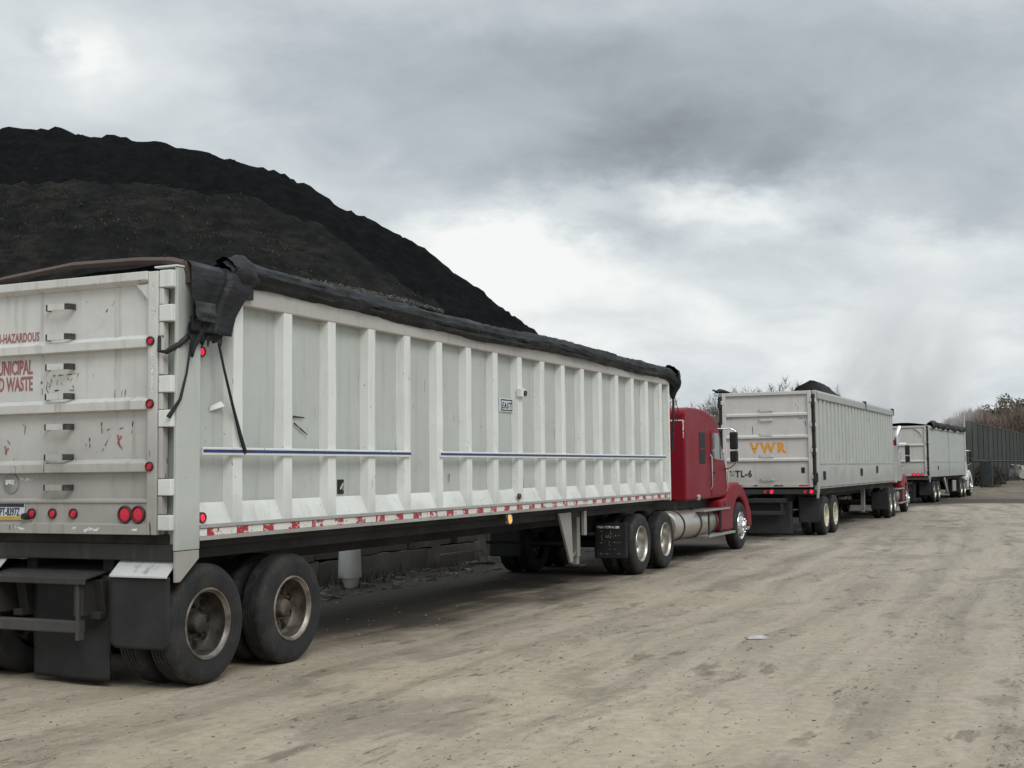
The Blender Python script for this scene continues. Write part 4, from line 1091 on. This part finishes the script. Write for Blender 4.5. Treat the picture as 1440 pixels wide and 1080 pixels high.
c = N.mix(N.ramp(big, .32, .68), (.312, .264, .198), (.438, .362, .264))
lane = N.m('ADD', N.m('MULTIPLY', gxn, .14), N.m('ADD', N.m('MULTIPLY', gyn, .035), N.m('MULTIPLY', N.m('SUBTRACT', N.noise(o, .12, 4), .5), 2.2)))
c = N.mix(N.m('MULTIPLY', N.ramp(lane, .1, 1.9), .62), c, (.288, .276, .230))
pink = N.noise(o, .55, 4, .6)
c = N.mix(N.m('MULTIPLY', N.ramp(pink, .50, .62), .5), c, (.375, .305, .255))
c = N.mix(N.m('MULTIPLY', N.ramp(track, .46, .64), .48), c, (.440, .380, .300))
c = N.mix(N.m('MULTIPLY', N.ramp(track, .50, .32), .60), c, (.205, .180, .142))
patch = N.m('ADD', N.m('MULTIPLY', N.noise(tr2_, 1.15, 6, .65, .6), .62), N.m('MULTIPLY', mid, .38))
c = N.mix(N.m('MULTIPLY', N.ramp(patch, .51, .60), .50), c, (.152, .130, .098))
edge = N.m('MULTIPLY', N.ramp(track2, .57, .65), N.ramp(N.noise(o, .5, 4), .45, .56))
c = N.mix(N.m('MULTIPLY', edge, .62), c, (.105, .085, .065))
c = N.mix(N.m('MULTIPLY', N.ramp(fine, .35, .62, 1., 0.), .28), c, (.17, .148, .118))
c = N.mix(N.m('MULTIPLY', N.ramp(fine, .55, .8), .45), c, (.44, .41, .36))
spk = N.ramp(N.noise(o, 23., 3, .6), .65, .71)
spm = N.ramp(N.noise(o, .8, 3), .42, .62)
c = N.mix(N.m('MULTIPLY', N.m('MULTIPLY', spk, spm), .8), c, (.07, .058, .046))
# broken crust and crushed clods left in bands along the wheel tracks
fl1 = N.noise(N.map(tr2_, (1., .9, 1.), loc=(4., 2., 0.)), 17., 3, .55)
fl2 = N.noise(N.map(tr2_, (1., 1.6, 1.), loc=(1., 7., 0.)), 38., 3, .6)
bandm = N.m('MULTIPLY', N.ramp(N.noise(N.map(tr, loc=(2., 5., 0.)), 1.5, 4, .6), .50, .60), N.ramp(N.noise(o, .42, 4, .6), .42, .58))
c = N.mix(N.m('MULTIPLY', bandm, .28), c, (.20, .170, .125))
fleck = N.m('MULTIPLY', N.m('MAXIMUM', N.ramp(fl1, .585, .625), N.ramp(fl2, .60, .64)), bandm)
c = N.mix(N.m('MULTIPLY', fleck, .78), c, (.095, .078, .058))
strays = N.m('MULTIPLY', N.ramp(fl1, .665, .69), .7)
c = N.mix(strays, c, (.10, .083, .062))
c = N.mix(N.m('MULTIPLY', N.ramp(grit, .60, .72), .5), c, (.52, .475, .40))
c = N.mix(N.m('MULTIPLY', N.ramp(grit, .41, .29), .5), c, (.14, .115, .085))
# painted shade under the trailers with damp soil beside them, then spilled black mulch behind and on the far shoulder
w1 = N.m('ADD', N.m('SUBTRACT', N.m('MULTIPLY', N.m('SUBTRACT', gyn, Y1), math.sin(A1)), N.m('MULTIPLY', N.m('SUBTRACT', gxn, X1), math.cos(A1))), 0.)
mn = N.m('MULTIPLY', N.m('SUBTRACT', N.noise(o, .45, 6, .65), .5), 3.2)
shade_damp = N.ramp(N.m('ADD', N.m('ADD', w1, mn), N.m('MULTIPLY', N.m('SUBTRACT', N.noise(tr, 2.2, 5), .5), 2.)), -.6, 1.0)
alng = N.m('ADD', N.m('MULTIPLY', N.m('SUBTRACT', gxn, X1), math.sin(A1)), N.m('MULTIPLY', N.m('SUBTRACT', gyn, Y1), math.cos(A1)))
shade_damp = N.m('MULTIPLY', shade_damp, N.ramp(alng, 1.5, 4.5))
c = N.mix(N.m('MULTIPLY', shade_damp, .92), c, (.040, .034, .027))
blk = N.m('MULTIPLY', N.m('MAXIMUM', N.ramp(N.m('ADD', w1, mn), 3.0, 5.0), N.m('MULTIPLY', N.ramp(N.m('ADD', w1, mn), 1.4, 2.8), N.ramp(alng, 20., 24.))), .9)
c = N.mix(N.m('MULTIPLY', blk, N.ramp(alng, -2., 6.)), c, (.026, .023, .020))
fx = N.m('SUBTRACT', gxn, 30.8); fy = N.m('SUBTRACT', gyn, 85.)
fd = N.m('SUBTRACT', N.m('MULTIPLY', fx, .887), N.m('MULTIPLY', fy, .461))
fdn = N.m('ADD', fd, N.m('MULTIPLY', N.m('SUBTRACT', N.noise(o, .3, 5, .65), .5), 8.))
far = N.ramp(gyn, 63., 67.)
gyw = N.m('ADD', gyn, N.m('MULTIPLY', N.m('SUBTRACT', N.noise(N.map(o, (1, 1.6, 1)), .16, 6, .7), .5), 20.))
c = N.mix(N.m('MULTIPLY', N.m('MULTIPLY', N.ramp(gyw, 54., 56.), N.ramp(gyw, 68., 64.)), .88), c, (.048, .042, .034))
c = N.mix(N.m('MULTIPLY', N.m('MULTIPLY', N.ramp(fdn, 11., 9.), far), .85), c, N.mix(N.ramp(N.noise(o, 1.2, 6, .7), .4, .65), (.085, .072, .048), (.185, .158, .115)))
hgt = N.m('ADD', N.m('ADD', N.m('MULTIPLY', fine, .55), N.m('MULTIPLY', grit, .22)), N.m('ADD', N.m('MULTIPLY', mid, .8), N.m('MULTIPLY', track2, .5)))
hgt = N.m('SUBTRACT', hgt, N.m('MULTIPLY', fleck, .5))
hgt = N.m('SUBTRACT', hgt, N.m('MULTIPLY', N.m('MULTIPLY', spk, spm), .25))
finish(N, out, c, N.ramp(patch, .5, .62, .95, .8), normal=N.bump(hgt, .42, .035), spec=.25)
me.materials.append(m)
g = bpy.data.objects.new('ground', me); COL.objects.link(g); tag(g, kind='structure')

# ------------------------------------------------------------------ pebbles, litter
rnd = random.Random(5)
m_st = plain('loose_stone', (.25, .225, .185), .9, var=.6, scale=7)
def pebbles(name, count, fn, smin, smax, mat, kind):
    mb = MB()
    for _ in range(count):
        x, y = fn(); s = smin+(smax-smin)*rnd.random()**3
        z = gz(x, y); q = 5
        ring = [(x+s*math.cos(2*PI*k/q+rnd.random()*.6)*rnd.uniform(.7, 1.1), y+s*math.sin(2*PI*k/q+rnd.random()*.6)*rnd.uniform(.6, 1.), z-.004) for k in range(q)]
        mid_ = [((a-x)*.75+x, (b-y)*.75+y, z+s*rnd.uniform(.25, .55)) for a, b, _z in ring]
        A = [mb.b.verts.new(p) for p in ring]; B = [mb.b.verts.new(p) for p in mid_]
        for k in range(q): mb.b.faces.new((A[k], A[(k+1) % q], B[(k+1) % q], B[k]))
        mb.b.faces.new(B)
    o = mb.build(name, mat); tag(o, kind='stuff'); return o
def nearpt():
    y = 6.5+28*rnd.random()**1.6; return (-.42*y+.86*y*rnd.random(), y)
tag(pebbles('loose_stones', 3800, nearpt, .003, .019, m_st, 'stuff'), 'small pale and grey stones strewn over the dirt lot', 'stones')
m_ck = plain('dark_bark_crumb', (.04, .033, .026), .95, var=.4, scale=3)
def track_pt():
    while True:
        x, y = nearpt()
        if noise.noise(Vector((x*.5-y*.2, y*.12, 3))) > .05: return x, y
tag(pebbles('bark_crumbs', 2200, track_pt, .003, .011, m_ck, 'stuff'), 'dark mulch crumbs scattered in streaks over the dirt lot', 'mulch crumbs')

m_pp = plain('dirty_white_plastic', (.38, .35, .335), .6, var=.3)
def scrap(x, y, s, label, mat, seed, group=None):
    mb = MB()
    mb.grid(8, 6, lambda a, b: (x+s*(a-.5)*1.6+.1*s*noise.noise(Vector((a*3, b*3, seed))), y+s*(b-.5), gz(x, y)+.008+s*.20*(math.sin(PI*a)*math.sin(PI*b))*(1+noise.noise(Vector((a*4, b*4, seed+2))))))
    o = mb.build('litter', mat, None, 60); sd_ = o.modifiers.new('t', 'SOLIDIFY'); sd_.thickness = .004
    return tag(o, label, 'litter', group)
scrap(2.49, 12.95, .15, 'crumpled pale plastic sheet lying alone on the open dirt', m_pp, 1)
for i, (u, w) in enumerate(((9.4, 3.3), (11.2, 3.2), (12.0, 3.35), (13.6, 3.25), (14.1, 3.4), (15.3, 3.2))):
    x = X1+u*math.sin(A1)-w*math.cos(A1); y = Y1+u*math.cos(A1)+w*math.sin(A1)
    scrap(x, y, .06+.02*(i % 3), 'small white paper scrap in the shade under the nearest trailer', m_pp, i+3, 'paper scraps under the nearest trailer')
def twig(x, y, L, a, label):
    mb = MB(); mb.tube([(x, y, gz(x, y)+.012), (x+.5*L*math.cos(a), y+.5*L*math.sin(a), gz(x, y)+.02), (x+L*math.cos(a+.1), y+L*math.sin(a+.1), gz(x, y)+.012)], [.005, .006, .003], 6)
    tag(mb.build('stick', m_ck), label, 'stick')

# ------------------------------------------------------------------ dark piles
def pile_mesh(name, crest, tanv, xr, yr, step, lump, mat, foot=0., fl=6.):
    nx_ = int((xr[1]-xr[0])/step); ny_ = int((yr[1]-yr[0])/step)
    segs = list(zip(crest[:-1], crest[1:]))
    def H(x, y):
        best = -9
        for (a, b) in segs:
            ax, ay, ah = a; bx, by, bh = b
            dx, dy = bx-ax, by-ay; L2 = dx*dx+dy*dy
            t0 = max(0, min(1, ((x-ax)*dx+(y-ay)*dy)/L2))
            for t in (t0, min(1, t0+.35), max(0, t0-.35)):
                d = math.hypot(x-ax-dx*t, y-ay-dy*t)
                hh = ah+(bh-ah)*t
                d2 = math.sqrt(d*d+1.0)-1.0
                best = max(best, hh-d2*tanv)
        v = Vector((x, y, 0))
        n = noise.noise(v*.16)*1.1+noise.noise(v*.45+Vector((3, 1, 0)))*.42
        n += (1-abs(noise.noise(v*1.1)))*.26-.13+noise.noise(v*2.4)*.20+noise.noise(v*5.)*.16
        cl = max(0, noise.noise(v*.9+Vector((7, 7, 0)))-.15)*1.1+max(0, noise.noise(v*1.9+Vector((1, 9, 0)))-.2)*1.1+max(0, noise.noise(v*3.3+Vector((4, 2, 0)))-.25)*.9
        return best+(n+.7*cl)*lump*ss(-.5, 2.5, best)
    mb = MB()
    vs = [[None]*(ny_+1) for _ in range(nx_+1)]
    hs = [[H(xr[0]+i*step, yr[0]+j*step) for j in range(ny_+1)] for i in range(nx_+1)]
    for i in range(nx_+1):
        for j in range(ny_+1): vs[i][j] = mb.b.verts.new((xr[0]+i*step, yr[0]+j*step, max(hs[i][j], -.6)))
    for i in range(nx_):
        for j in range(ny_):
            if max(hs[i][j], hs[i+1][j], hs[i][j+1], hs[i+1][j+1]) > -.3:
                mb.b.faces.new((vs[i][j], vs[i+1][j], vs[i+1][j+1], vs[i][j+1]))
    bmesh.ops.delete(mb.b, geom=[v for v in mb.b.verts if not v.link_faces], context='VERTS')
    return mb.build(name, mat, None, 180), H
def pile_mat(name, dark, brown, amt, scale):
    m, N, out = material(name)
    o = N.obj()
    a = N.noise(o, .35, 6, .65); b = N.noise(o, scale, 6, .7); d = N.noise(N.map(o, (1.2, .5, 3.)), 1., 6, .7)
    c = N.mix(N.ramp(b, .4, .7), dark, tuple(1.7*x for x in dark))
    f = N.m('MULTIPLY', N.m('MULTIPLY', N.ramp(a, .42, .60), N.ramp(d, .42, .62)), amt)
    c = N.mix(f, c, brown)
    c = N.mix(N.m('MULTIPLY', N.ramp(N.noise(o, 3.3, 4, .7), .64, .72), amt*.6), c, (.062, .060, .050))
    h = N.m('ADD', N.m('MULTIPLY', b, 1.), N.m('MULTIPLY', N.noise(o, scale*4, 5, .7), .4))
    finish(N, out, c, 1., normal=N.bump(h, .9, .22), spec=.04)
    return m
PM1 = pile_mat('black_mulch', (.0068, .0074, .0080), (.012, .0115, .0105), .5, 1.6)
PM2 = pile_mat('weathered_mulch', (.0122, .0124, .0122), (.033, .0305, .026), .85, 1.3)
crestB = [(-62, 64, 17.), (-40, 63, 18.9), (-25.7, 62, 19.2), (-22.8, 62, 19.2), (-18.5, 62, 18.8), (-13.5, 62, 17.6), (-10.3, 62, 16.8), (-7.1, 62, 15.1), (-4.2, 62, 13.4), (-2.4, 62, 11.9), (-.9, 62, 10.4)]
crestB = [(x-1.75, y, h-.05) for x, y, h in crestB]
pb, HB = pile_mesh('mulch_pile', crestB, .80, (-58, 12), (40, 76), .30, .58, PM1)
tag(pb, 'huge black mulch pile with a jagged ridge, rising highest behind the nearest trailer', 'mulch pile')
crestF = [(-44, 46, 12.0), (-19, 46, 12.5), (-13.5, 46, 12.7), (-10.5, 46, 12.3), (-8.7, 46.2, 11.5)]
pf, HF = pile_mesh('mulch_pile', crestF, .80, (-42, 8), (24, 56), .24, .5, PM2, 1.0, 2.2)
tag(pf, 'brown weathered mulch pile with weeds, in front of the taller black pile', 'mulch pile')
crestC = [(19.3, 80, 7.3), (19.4, 80.3, 7.25)]
pc, HC = pile_mesh('mulch_pile', crestC, 1.15, (9, 31), (70, 93), .3, .4, PM2)
tag(pc, 'small dark distant mound peeking over the VWR trailer beside the steam', 'mulch pile')
# dry weeds on the brown slope
mb = MB()
for _ in range(5200):
    x = rnd.uniform(-30, 1); y = rnd.uniform(27, 46)
    if noise.noise(Vector((x*.22, y*.22, 5))) < -.02: continue
    h = HF(x, y)
    if h < .4 or h > 12.8: continue
    for k in range(4):
        a = rnd.uniform(0, 2*PI); s = rnd.uniform(.06, .20)
        p = Vector((x+rnd.uniform(-.2, .2), y+rnd.uniform(-.2, .2), h-.03))
        q = p+Vector((math.cos(a)*s*.7, math.sin(a)*s*.7, s*rnd.uniform(.4, .9))); w_ = Vector((-math.sin(a), math.cos(a), 0))*.018
        mb.b.faces.new([mb.b.verts.new(v_) for v_ in (p-w_, p+w_, q)])
tag(mb.build('dry_weeds', plain('dry_weed', (.040, .036, .022), .9, var=.6, scale=.6)), 'sparse dry weeds over the brown pile', 'weeds', None, 'stuff')

# ------------------------------------------------------------------ rough block wall at the foot of the pile
def L1w(u, w): return (X1+u*math.sin(A1)-w*math.cos(A1), Y1+u*math.cos(A1)+w*math.sin(A1))
m_blk = dirty_paint('old_concrete_block', (.21, .19, .165), dirt=(.07, .06, .05), amount=.8, low=-.1, lowh=.5, rough=.9, scratch=0, dents=.6)
def block(u0, u1, w, z0, h, dep, seed, label, group):
    mb = MB()
    n = 5
    bm_ = bmesh.ops.create_cube(mb.b, size=1.)
    bmesh.ops.subdivide_edges(mb.b, edges=mb.b.edges[:], cuts=3, use_grid_fill=True)
    cx, cy = L1w((u0+u1)/2, w+dep/2)
    for v in mb.b.verts:
        p = v.co.copy()
        q = Vector((p.x*(u1-u0)*.985, p.y*dep, p.z*h*.97))
        rnd_ = 1-.10*max(0, abs(p.x)*2-.6)*max(0, abs(p.z)*2-.6)
        q = q*rnd_+.05*Vector((noise.noise(q*3+Vector((seed, 0, 0))), noise.noise(q*3+Vector((0, seed, 0))), .7*noise.noise(q*3+Vector((0, 0, seed)))))
        v.co = q
    o = mb.build('concrete_block', m_blk, None, 40)
    o.location = (cx, cy, z0+h/2); o.rotation_euler = (rnd.uniform(-.02, .02), rnd.uniform(-.02, .02), PI/2-A1+rnd.uniform(-.05, .05))
    return tag(o, label, 'block', group)
z = -.03
for row, (h, off) in enumerate(((.42, 0), (.34, .35), (.28, .1), (.34, .5))):
    u = 5.2+off; k = 0
    while u < 17.5:
        w_ = rnd.uniform(.75, 1.35)
        if row == 3 and rnd.random() < .3: u += w_; continue
        block(u, u+w_, 4.15+.05*row+rnd.uniform(-.06, .06), z, h+rnd.uniform(-.02, .0), .7, rnd.uniform(0, 50), 'rough grey block of the low wall behind the nearest trailer', 'blocks of the low wall')
        u += w_; k += 1
    z += h
# pale tapered post on a plinth, seen under the trailer
px_, py_ = L1w(8.45, 3.6)
mp = dirty_paint('pale_concrete', (.80, .79, .76), dirt=(.2, .18, .15), amount=.4, low=0, lowh=.3, rough=.8, scratch=.2)
po = empty('tapered_post', (px_, py_, 0), -A1, 'pale rounded tapering post standing by the block wall, seen under the nearest trailer', 'post')
MB().lathe([(.001, .15), (.178, .15), (.185, .17), (.135, 1.24), (.115, 1.27), (.001, 1.275)], 'z', (0, 0, 0), 28).build('shaft', mp, po, 40)
MB().lathe([(.115, -.03), (.15, .149), (.001, .149)], 'z', (0, 0, 0), 28).build('plinth', mp, po, 40)
def wallfoot():
    return L1w(rnd.uniform(5.5, 18), 4.1-1.3*rnd.random()**2.2)
tag(pebbles('rubble', 900, wallfoot, .02, .13, plain('dark_rubble', (.10, .088, .072), .95, var=.6, scale=1.5), 'stuff'), 'loose rubble and soil along the foot of the block wall', 'rubble')
# weeds by the wall
mb = MB()
for _ in range(60):
    u = rnd.uniform(7.8, 10.6); w = rnd.uniform(3.55, 4.2); x, y = L1w(u, w)
    for k in range(5):
        a = rnd.uniform(0, 2*PI); s = rnd.uniform(.06, .28)
        p = Vector((x, y, 0)); q = p+Vector((math.cos(a)*s*.6, math.sin(a)*s*.6, s)); w_ = Vector((-math.sin(a), math.cos(a), 0))*.008
        mb.b.faces.new([mb.b.verts.new(v_) for v_ in (p-w_, p+w_, q)])
tag(mb.build('weeds', plain('weed_leaf', (.075, .068, .042), .8, var=.6, scale=4)), 'low weeds at the foot of the block wall', 'weeds', None, 'stuff')

# ------------------------------------------------------------------ metal fence
m_f1 = dirty_paint('dark_fence_steel', (.040, .043, .039), dirt=(.022, .021, .019), amount=.9, low=.2, lowh=1.8, rough=.6, scratch=0, dents=.2)
m_f2 = dirty_paint('fence_steel_weathered', (.047, .052, .050), dirt=(.03, .028, .025), amount=.9, low=.2, lowh=1.8, rough=.6, scratch=0, dents=.2, seed=3)
fa = math.atan2(18.2, 35)
fe = empty('metal_fence', (30.8, 85, 0), -fa, 'tall dark ribbed metal fence beyond the last truck', 'fence')
NP = 26; PW = 3.0
for k in range(NP):
    y0 = k*PW; h = 4.72+.10*noise.noise(Vector((k*.9, 0, 0)))-.006*k
    mb = MB(); nr = 12
    prof = []
    for r in range(nr):
        q = y0+.06+(PW-.12)*r/nr; d = (PW-.12)/nr
        prof += [(q, 0), (q+d*.45, 0), (q+d*.55, .06), (q+d*.95, .06)]
    low = [mb.b.verts.new((x, y, -.2)) for y, x in prof]; mid_ = [mb.b.verts.new((x, y, 2.05)) for y, x in prof]; hi = [mb.b.verts.new((x, y, h+.02*noise.noise(Vector((y, 0, 0))))) for y, x in prof]
    for i in range(len(prof)-1):
        mb.b.faces.new((low[i], low[i+1], mid_[i+1], mid_[i])); mb.b.faces.new((mid_[i], mid_[i+1], hi[i+1], hi[i]))
    mb.build('panel', (m_f1, m_f2)[k % 3 == 1], fe)
    MB().box(-.03, .12, y0-.055, y0+.055, -.2, h+.05).build('post', m_f1, fe)
    MB().box(.07, .12, y0+.06, y0+PW-.06, 2.02, 2.10).build('rail', m_f1, fe)
    MB().box(-.02, .09, y0+.06, y0+PW-.06, h-.02, h+.05).build('rail', m_f2, fe)
MB().tube([(0, -.35, -.1), (0, -.35, 5.3)], .07, 8).build('end_post', M['white2'], fe)
gt = empty('gate_panel', (31.75, 83.9, 0), -fa-.9, 'small grey framed gate panel leaning near the end of the metal fence', 'gate')
MB().box(-.6, .6, -.03, .03, .35, 2.0).build('panel', plain('grey_gate_steel', (.062, .066, .066), .7), gt, bevel=.01)
for q in ((-.66, -.6, .25, 2.06), (.6, .66, .25, 2.06)): MB().box(q[0], q[1], -.04, .04, q[2]-.3, q[3]).build('frame', m_f2, gt)
rb = MB(); bmesh.ops.create_cube(rb.b, size=1.); bmesh.ops.subdivide_edges(rb.b, edges=rb.b.edges[:], cuts=3, use_grid_fill=True)
for v in rb.b.verts:
    v.co = Vector((v.co.x*1.6, v.co.y*1.0, v.co.z*1.0))+.18*Vector((noise.noise(v.co*2), noise.noise(v.co*2+Vector((5, 0, 0))), noise.noise(v.co*2+Vector((0, 5, 0)))))
ro = rb.build('concrete_chunk', plain('pale_rubble', (.33, .31, .28), .9, var=.3, scale=2, bump=.4), None, 40); ro.location = (43.0, 106., 1.1); ro.rotation_euler = (.1, .12, .6)
tag(ro, 'pale chunk of broken concrete on the bank by the fence', 'rubble')

# ------------------------------------------------------------------ trees
def branch_tree(seed, H, spread, levels, twigs, thick=1.):
    """bare deciduous tree: trunk mesh, crown mesh of limbs and fine twigs"""
    rn = random.Random(seed); tk = MB(); cr_ = MB()
    def grow(p, d, L, r, lev):
        n = 4; path = [p]; rr = [r]
        q = p.copy(); dd = d.copy()
        for i in range(n):
            dd = (dd+Vector((rn.uniform(-.22, .22), rn.uniform(-.22, .22), rn.uniform(-.05, .20)))).normalized()
            q = q+dd*L/n; path.append(q.copy()); rr.append(r*(1-.62*(i+1)/n))
        (tk if lev == 0 else cr_).tube(path, rr, 6 if lev < 2 else 3, cap=False)
        if lev >= levels:
            for _ in range(twigs):
                i = rn.randint(1, n); a = path[i]
                e = (dd+Vector((rn.uniform(-1, 1), rn.uniform(-1, 1), rn.uniform(-.2, .9)))).normalized()*rn.uniform(.35, .95)
                w_ = Vector((rn.uniform(-1, 1), rn.uniform(-1, 1), 0)).normalized()*.013*thick
                cr_.b.faces.new([cr_.b.verts.new(v_) for v_ in (a-w_, a+w_, a+e)])
            return
        k = rn.randint(4, 6) if lev == 0 else rn.randint(3, 5)
        for j in range(k):
            i = rn.randint(2 if lev == 0 else 1, n); ang = rn.uniform(0, 2*PI); t_ = rn.uniform(.5, 1.05)*spread
            e = (dd*math.cos(t_)+Vector((math.cos(ang), math.sin(ang), .15))*math.sin(t_)).normalized()
            grow(path[i], e, L*rn.uniform(.48, .72), rr[i]*.62, lev+1)
    grow(Vector((0, 0, -.1)), Vector((0, 0, 1)), H*.46, H*.018*thick, 0)
    return tk, cr_
m_bark = plain('grey_bark', (.085, .072, .062), .9, var=.4, scale=2)
m_twig = plain('brown_twigs', (.17, .148, .135), .9, var=.4, scale=.5)
BT = []
for sd_ in range(4):
    a, b = branch_tree(20+sd_, 10.5, .95, 3, 26, 1.5)
    BT.append((a.mesh('trunk', m_bark), b.mesh('crown', m_twig)))
def bare(x, y, s, k, label, group):
    t = empty('bare_tree', (x, y, 0), rnd.uniform(0, 6), label, 'tree', group); t.scale = (s*1.25, s*1.25, s*1.05)
    link('trunk', BT[k][0], t); link('crown', BT[k][1], t)
for i in range(15):
    px = 938+i*6.6+rnd.uniform(-2, 2); Y = rnd.uniform(132, 150)
    bare((px-720)/1755*Y, Y, rnd.uniform(.72, 1.0), i % 4, 'bare grey tree in the row behind the red sleeper cab', 'bare trees behind the red cab')
for i in range(13):
    px = 1056+i*7.0+rnd.uniform(-2, 2); Y = rnd.uniform(134, 150)
    bare((px-720)/1755*Y, Y, rnd.uniform(1.0, 1.17), (i+2) % 4, 'bare grey tree whose crown shows over the VWR tailgate', 'bare trees above the VWR trailer')
m_br = plain('dry_brush', (.13, .098, .078), .9, var=.5, scale=.4)
mb = MB()
for _ in range(9000):
    x = rnd.uniform(8, 33); y = rnd.uniform(126, 134); h = 6.6+1.2*noise.noise(Vector((x*.3, 0, 0)))
    p = Vector((x, y, h*rnd.random())); d = Vector((rnd.uniform(-.5, .5), rnd.uniform(-.4, .4), rnd.uniform(.5, 1.3))); w_ = Vector((.05, 0, 0))
    mb.b.faces.new([mb.b.verts.new(v_) for v_ in (p-w_, p+w_, p+d)])
tag(mb.build('brush', m_br), 'reddish brown brush massed under the bare trees', 'brush', None, 'stuff')

def leafy(seed, H, wid, col):
    rn = random.Random(seed); tk = MB(); cr_ = MB()
    tk.tube([(0, 0, -.2), (.1, 0, H*.3), (.0, .1, H*.6)], [H*.022, H*.016, H*.006], 7)
    cl = []
    for _ in range(26):
        a = rn.uniform(0, 2*PI); z = H*rn.uniform(.18, .92); r = wid*(1-.75*abs(z/H-.5)**1.4*1.6)*rn.uniform(.25, .85)
        cl.append((Vector((r*math.cos(a), r*math.sin(a), z)), rn.uniform(.5, 1.15)*wid*.34))
        tk.tube([(0, 0, z*.6), (r*.5*math.cos(a), r*.5*math.sin(a), z*.85), tuple(cl[-1][0])], [.06, .04, .02], 4, cap=False)
    for c0, rad in cl:
        for _ in range(260):
            d = Vector((rn.gauss(0, 1), rn.gauss(0, 1), rn.gauss(0, .8))); d = d.normalized()*rad*rn.random()**.45
            p = c0+d; s = rn.uniform(.07, .17)
            u_ = Vector((rn.uniform(-1, 1), rn.uniform(-1, 1), rn.uniform(-1, 1))).normalized()*s; v_ = Vector((rn.uniform(-1, 1), rn.uniform(-1, 1), rn.uniform(-1, 1))).normalized()*s
            cr_.b.faces.new([cr_.b.verts.new(q) for q in (p-u_, p+v_, p+u_, p-v_)])
    return tk.mesh('trunk', m_bark), cr_.mesh('crown', col)
m_l1 = plain('olive_brown_leaves', (.12, .10, .066), .9, var=.45, scale=.5)
m_l2 = plain('dry_brown_leaves', (.135, .105, .082), .9, var=.45, scale=.5)
LT = [leafy(1, 10.5, 3.9, m_l1), leafy(2, 8.6, 3.8, m_l2), leafy(3, 8.0, 4.2, m_l2)]
for i, (px, Y, k, s, lb) in enumerate(((1352, 168, 1, .92, 'brown leafy tree half lost in steam at the fence end'), (1370, 160, 2, .98, 'low brown tree next to the steam behind the fence'), (1390, 152, 1, 1.0, 'rounded brown tree between the steam and the tall olive tree behind the fence'),
        (1411, 158, 2, 1.1, 'wide brown tree left of the tall olive tree behind the fence'), (1429, 150, 0, 1.0, 'tallest olive green tree behind the metal fence'), (1452, 156, 0, .95, 'olive green tree cut by the right edge behind the fence'), (1478, 160, 1, 1.1, None))):
    if lb is None: continue
    t = empty('leafy_tree', ((px-720)/1755*Y, Y, 0), i*1.3, lb, 'tree', 'trees behind the fence'); t.scale = (s, s, s)
    link('trunk', LT[k][0], t); link('crown', LT[k][1], t)
mb = MB()
for _ in range(12000):
    y = rnd.uniform(140, 148); x = y*rnd.uniform(.345, .44); h = 6.6+1.6*noise.noise(Vector((x*.35, 0, 3)))+.10*(x-50)
    p = Vector((x, y, h*rnd.random()**.7)); d = Vector((rnd.uniform(-.5, .5), rnd.uniform(-.4, .4), rnd.uniform(.4, 1.2))); w_ = Vector((.05, 0, 0))
    mb.b.faces.new([mb.b.verts.new(v_) for v_ in (p-w_, p+w_, p+d)])
tag(mb.build('brush', m_br), 'brown brush massed behind the metal fence', 'brush', None, 'stuff')
# dead shrubs on the bank
def shrub(x, y, h, label, k):
    rn = random.Random(k); mb = MB()
    for _ in range(900):
        a = rn.uniform(0, 2*PI); r = h*.6*rn.random()**.6; z = h*rn.random()
        p = Vector((x+r*math.cos(a), y+r*math.sin(a), gz(x, y)+z*(1-.4*r/h))); d = Vector((rn.uniform(-.3, .3), rn.uniform(-.3, .3), rn.uniform(.1, .5))); w_ = Vector((.035, 0, 0))
        mb.b.faces.new([mb.b.verts.new(v_) for v_ in (p-w_, p+w_, p+d)])
    tag(mb.build('dead_shrub', m_ds), label, 'shrub')
m_ds = plain('dark_dead_shrub', (.05, .044, .034), .9, var=.4, scale=.8)
shrub(33.4, 88.2, 1.5, 'dark dead shrub against the fence nearest the last truck', 1)
shrub(35.2, 91.2, 1.1, 'smaller dark shrub right of the first one by the fence', 2)
shrub(46.5, 112.5, 1.2, 'low dark shrub on the bank by the right edge', 3)

# ------------------------------------------------------------------ steam from the warm mulch
def vapour(name, loc, scale, dens, seed, label):
    mb = MB(); bmesh.ops.create_icosphere(mb.b, subdivisions=3, radius=1.)
    m = bpy.data.materials.new(name+'_volume'); m.use_nodes = True; m.node_tree.nodes.clear(); N = NT(m.node_tree)
    out = m.node_tree.nodes.new('ShaderNodeOutputMaterial')
    o = N.obj()
    r = N.n('ShaderNodeVectorMath', 1, operation='LENGTH', i={0: o})
    fall = N.ramp(r, .98, .25)
    n = N.noise(N.map(o, (2.2, 2.2, 1.5), loc=(seed, seed, 0)), 1., 5, .6, .4)
    d = N.m('MULTIPLY', N.m('MULTIPLY', fall, N.ramp(n, .36, .62)), dens)
    pv = N.n('ShaderNodeVolumePrincipled', i={'Color': (.995, .995, 1., 1), 'Density': d, 'Anisotropy': 0.})
    N.t.links.new(pv, out.inputs[1])
    o_ = mb.build(name, m); o_.location = loc; o_.scale = scale; o_.rotation_euler = (0, R(24) if dens > .3 else 0, 0)
    return tag(o_, label, 'steam', None, 'stuff')
vapour('steam', (24.8, 79, 8.0), (6.0, 6.5, 8.0), .40, 1., 'white steam drifting up between the VWR trailer and the fence')
vapour('steam', (48.5, 138, 8.8), (5.0, 4.0, 4.0), .20, 4., 'thin steam veiling the left trees behind the fence')
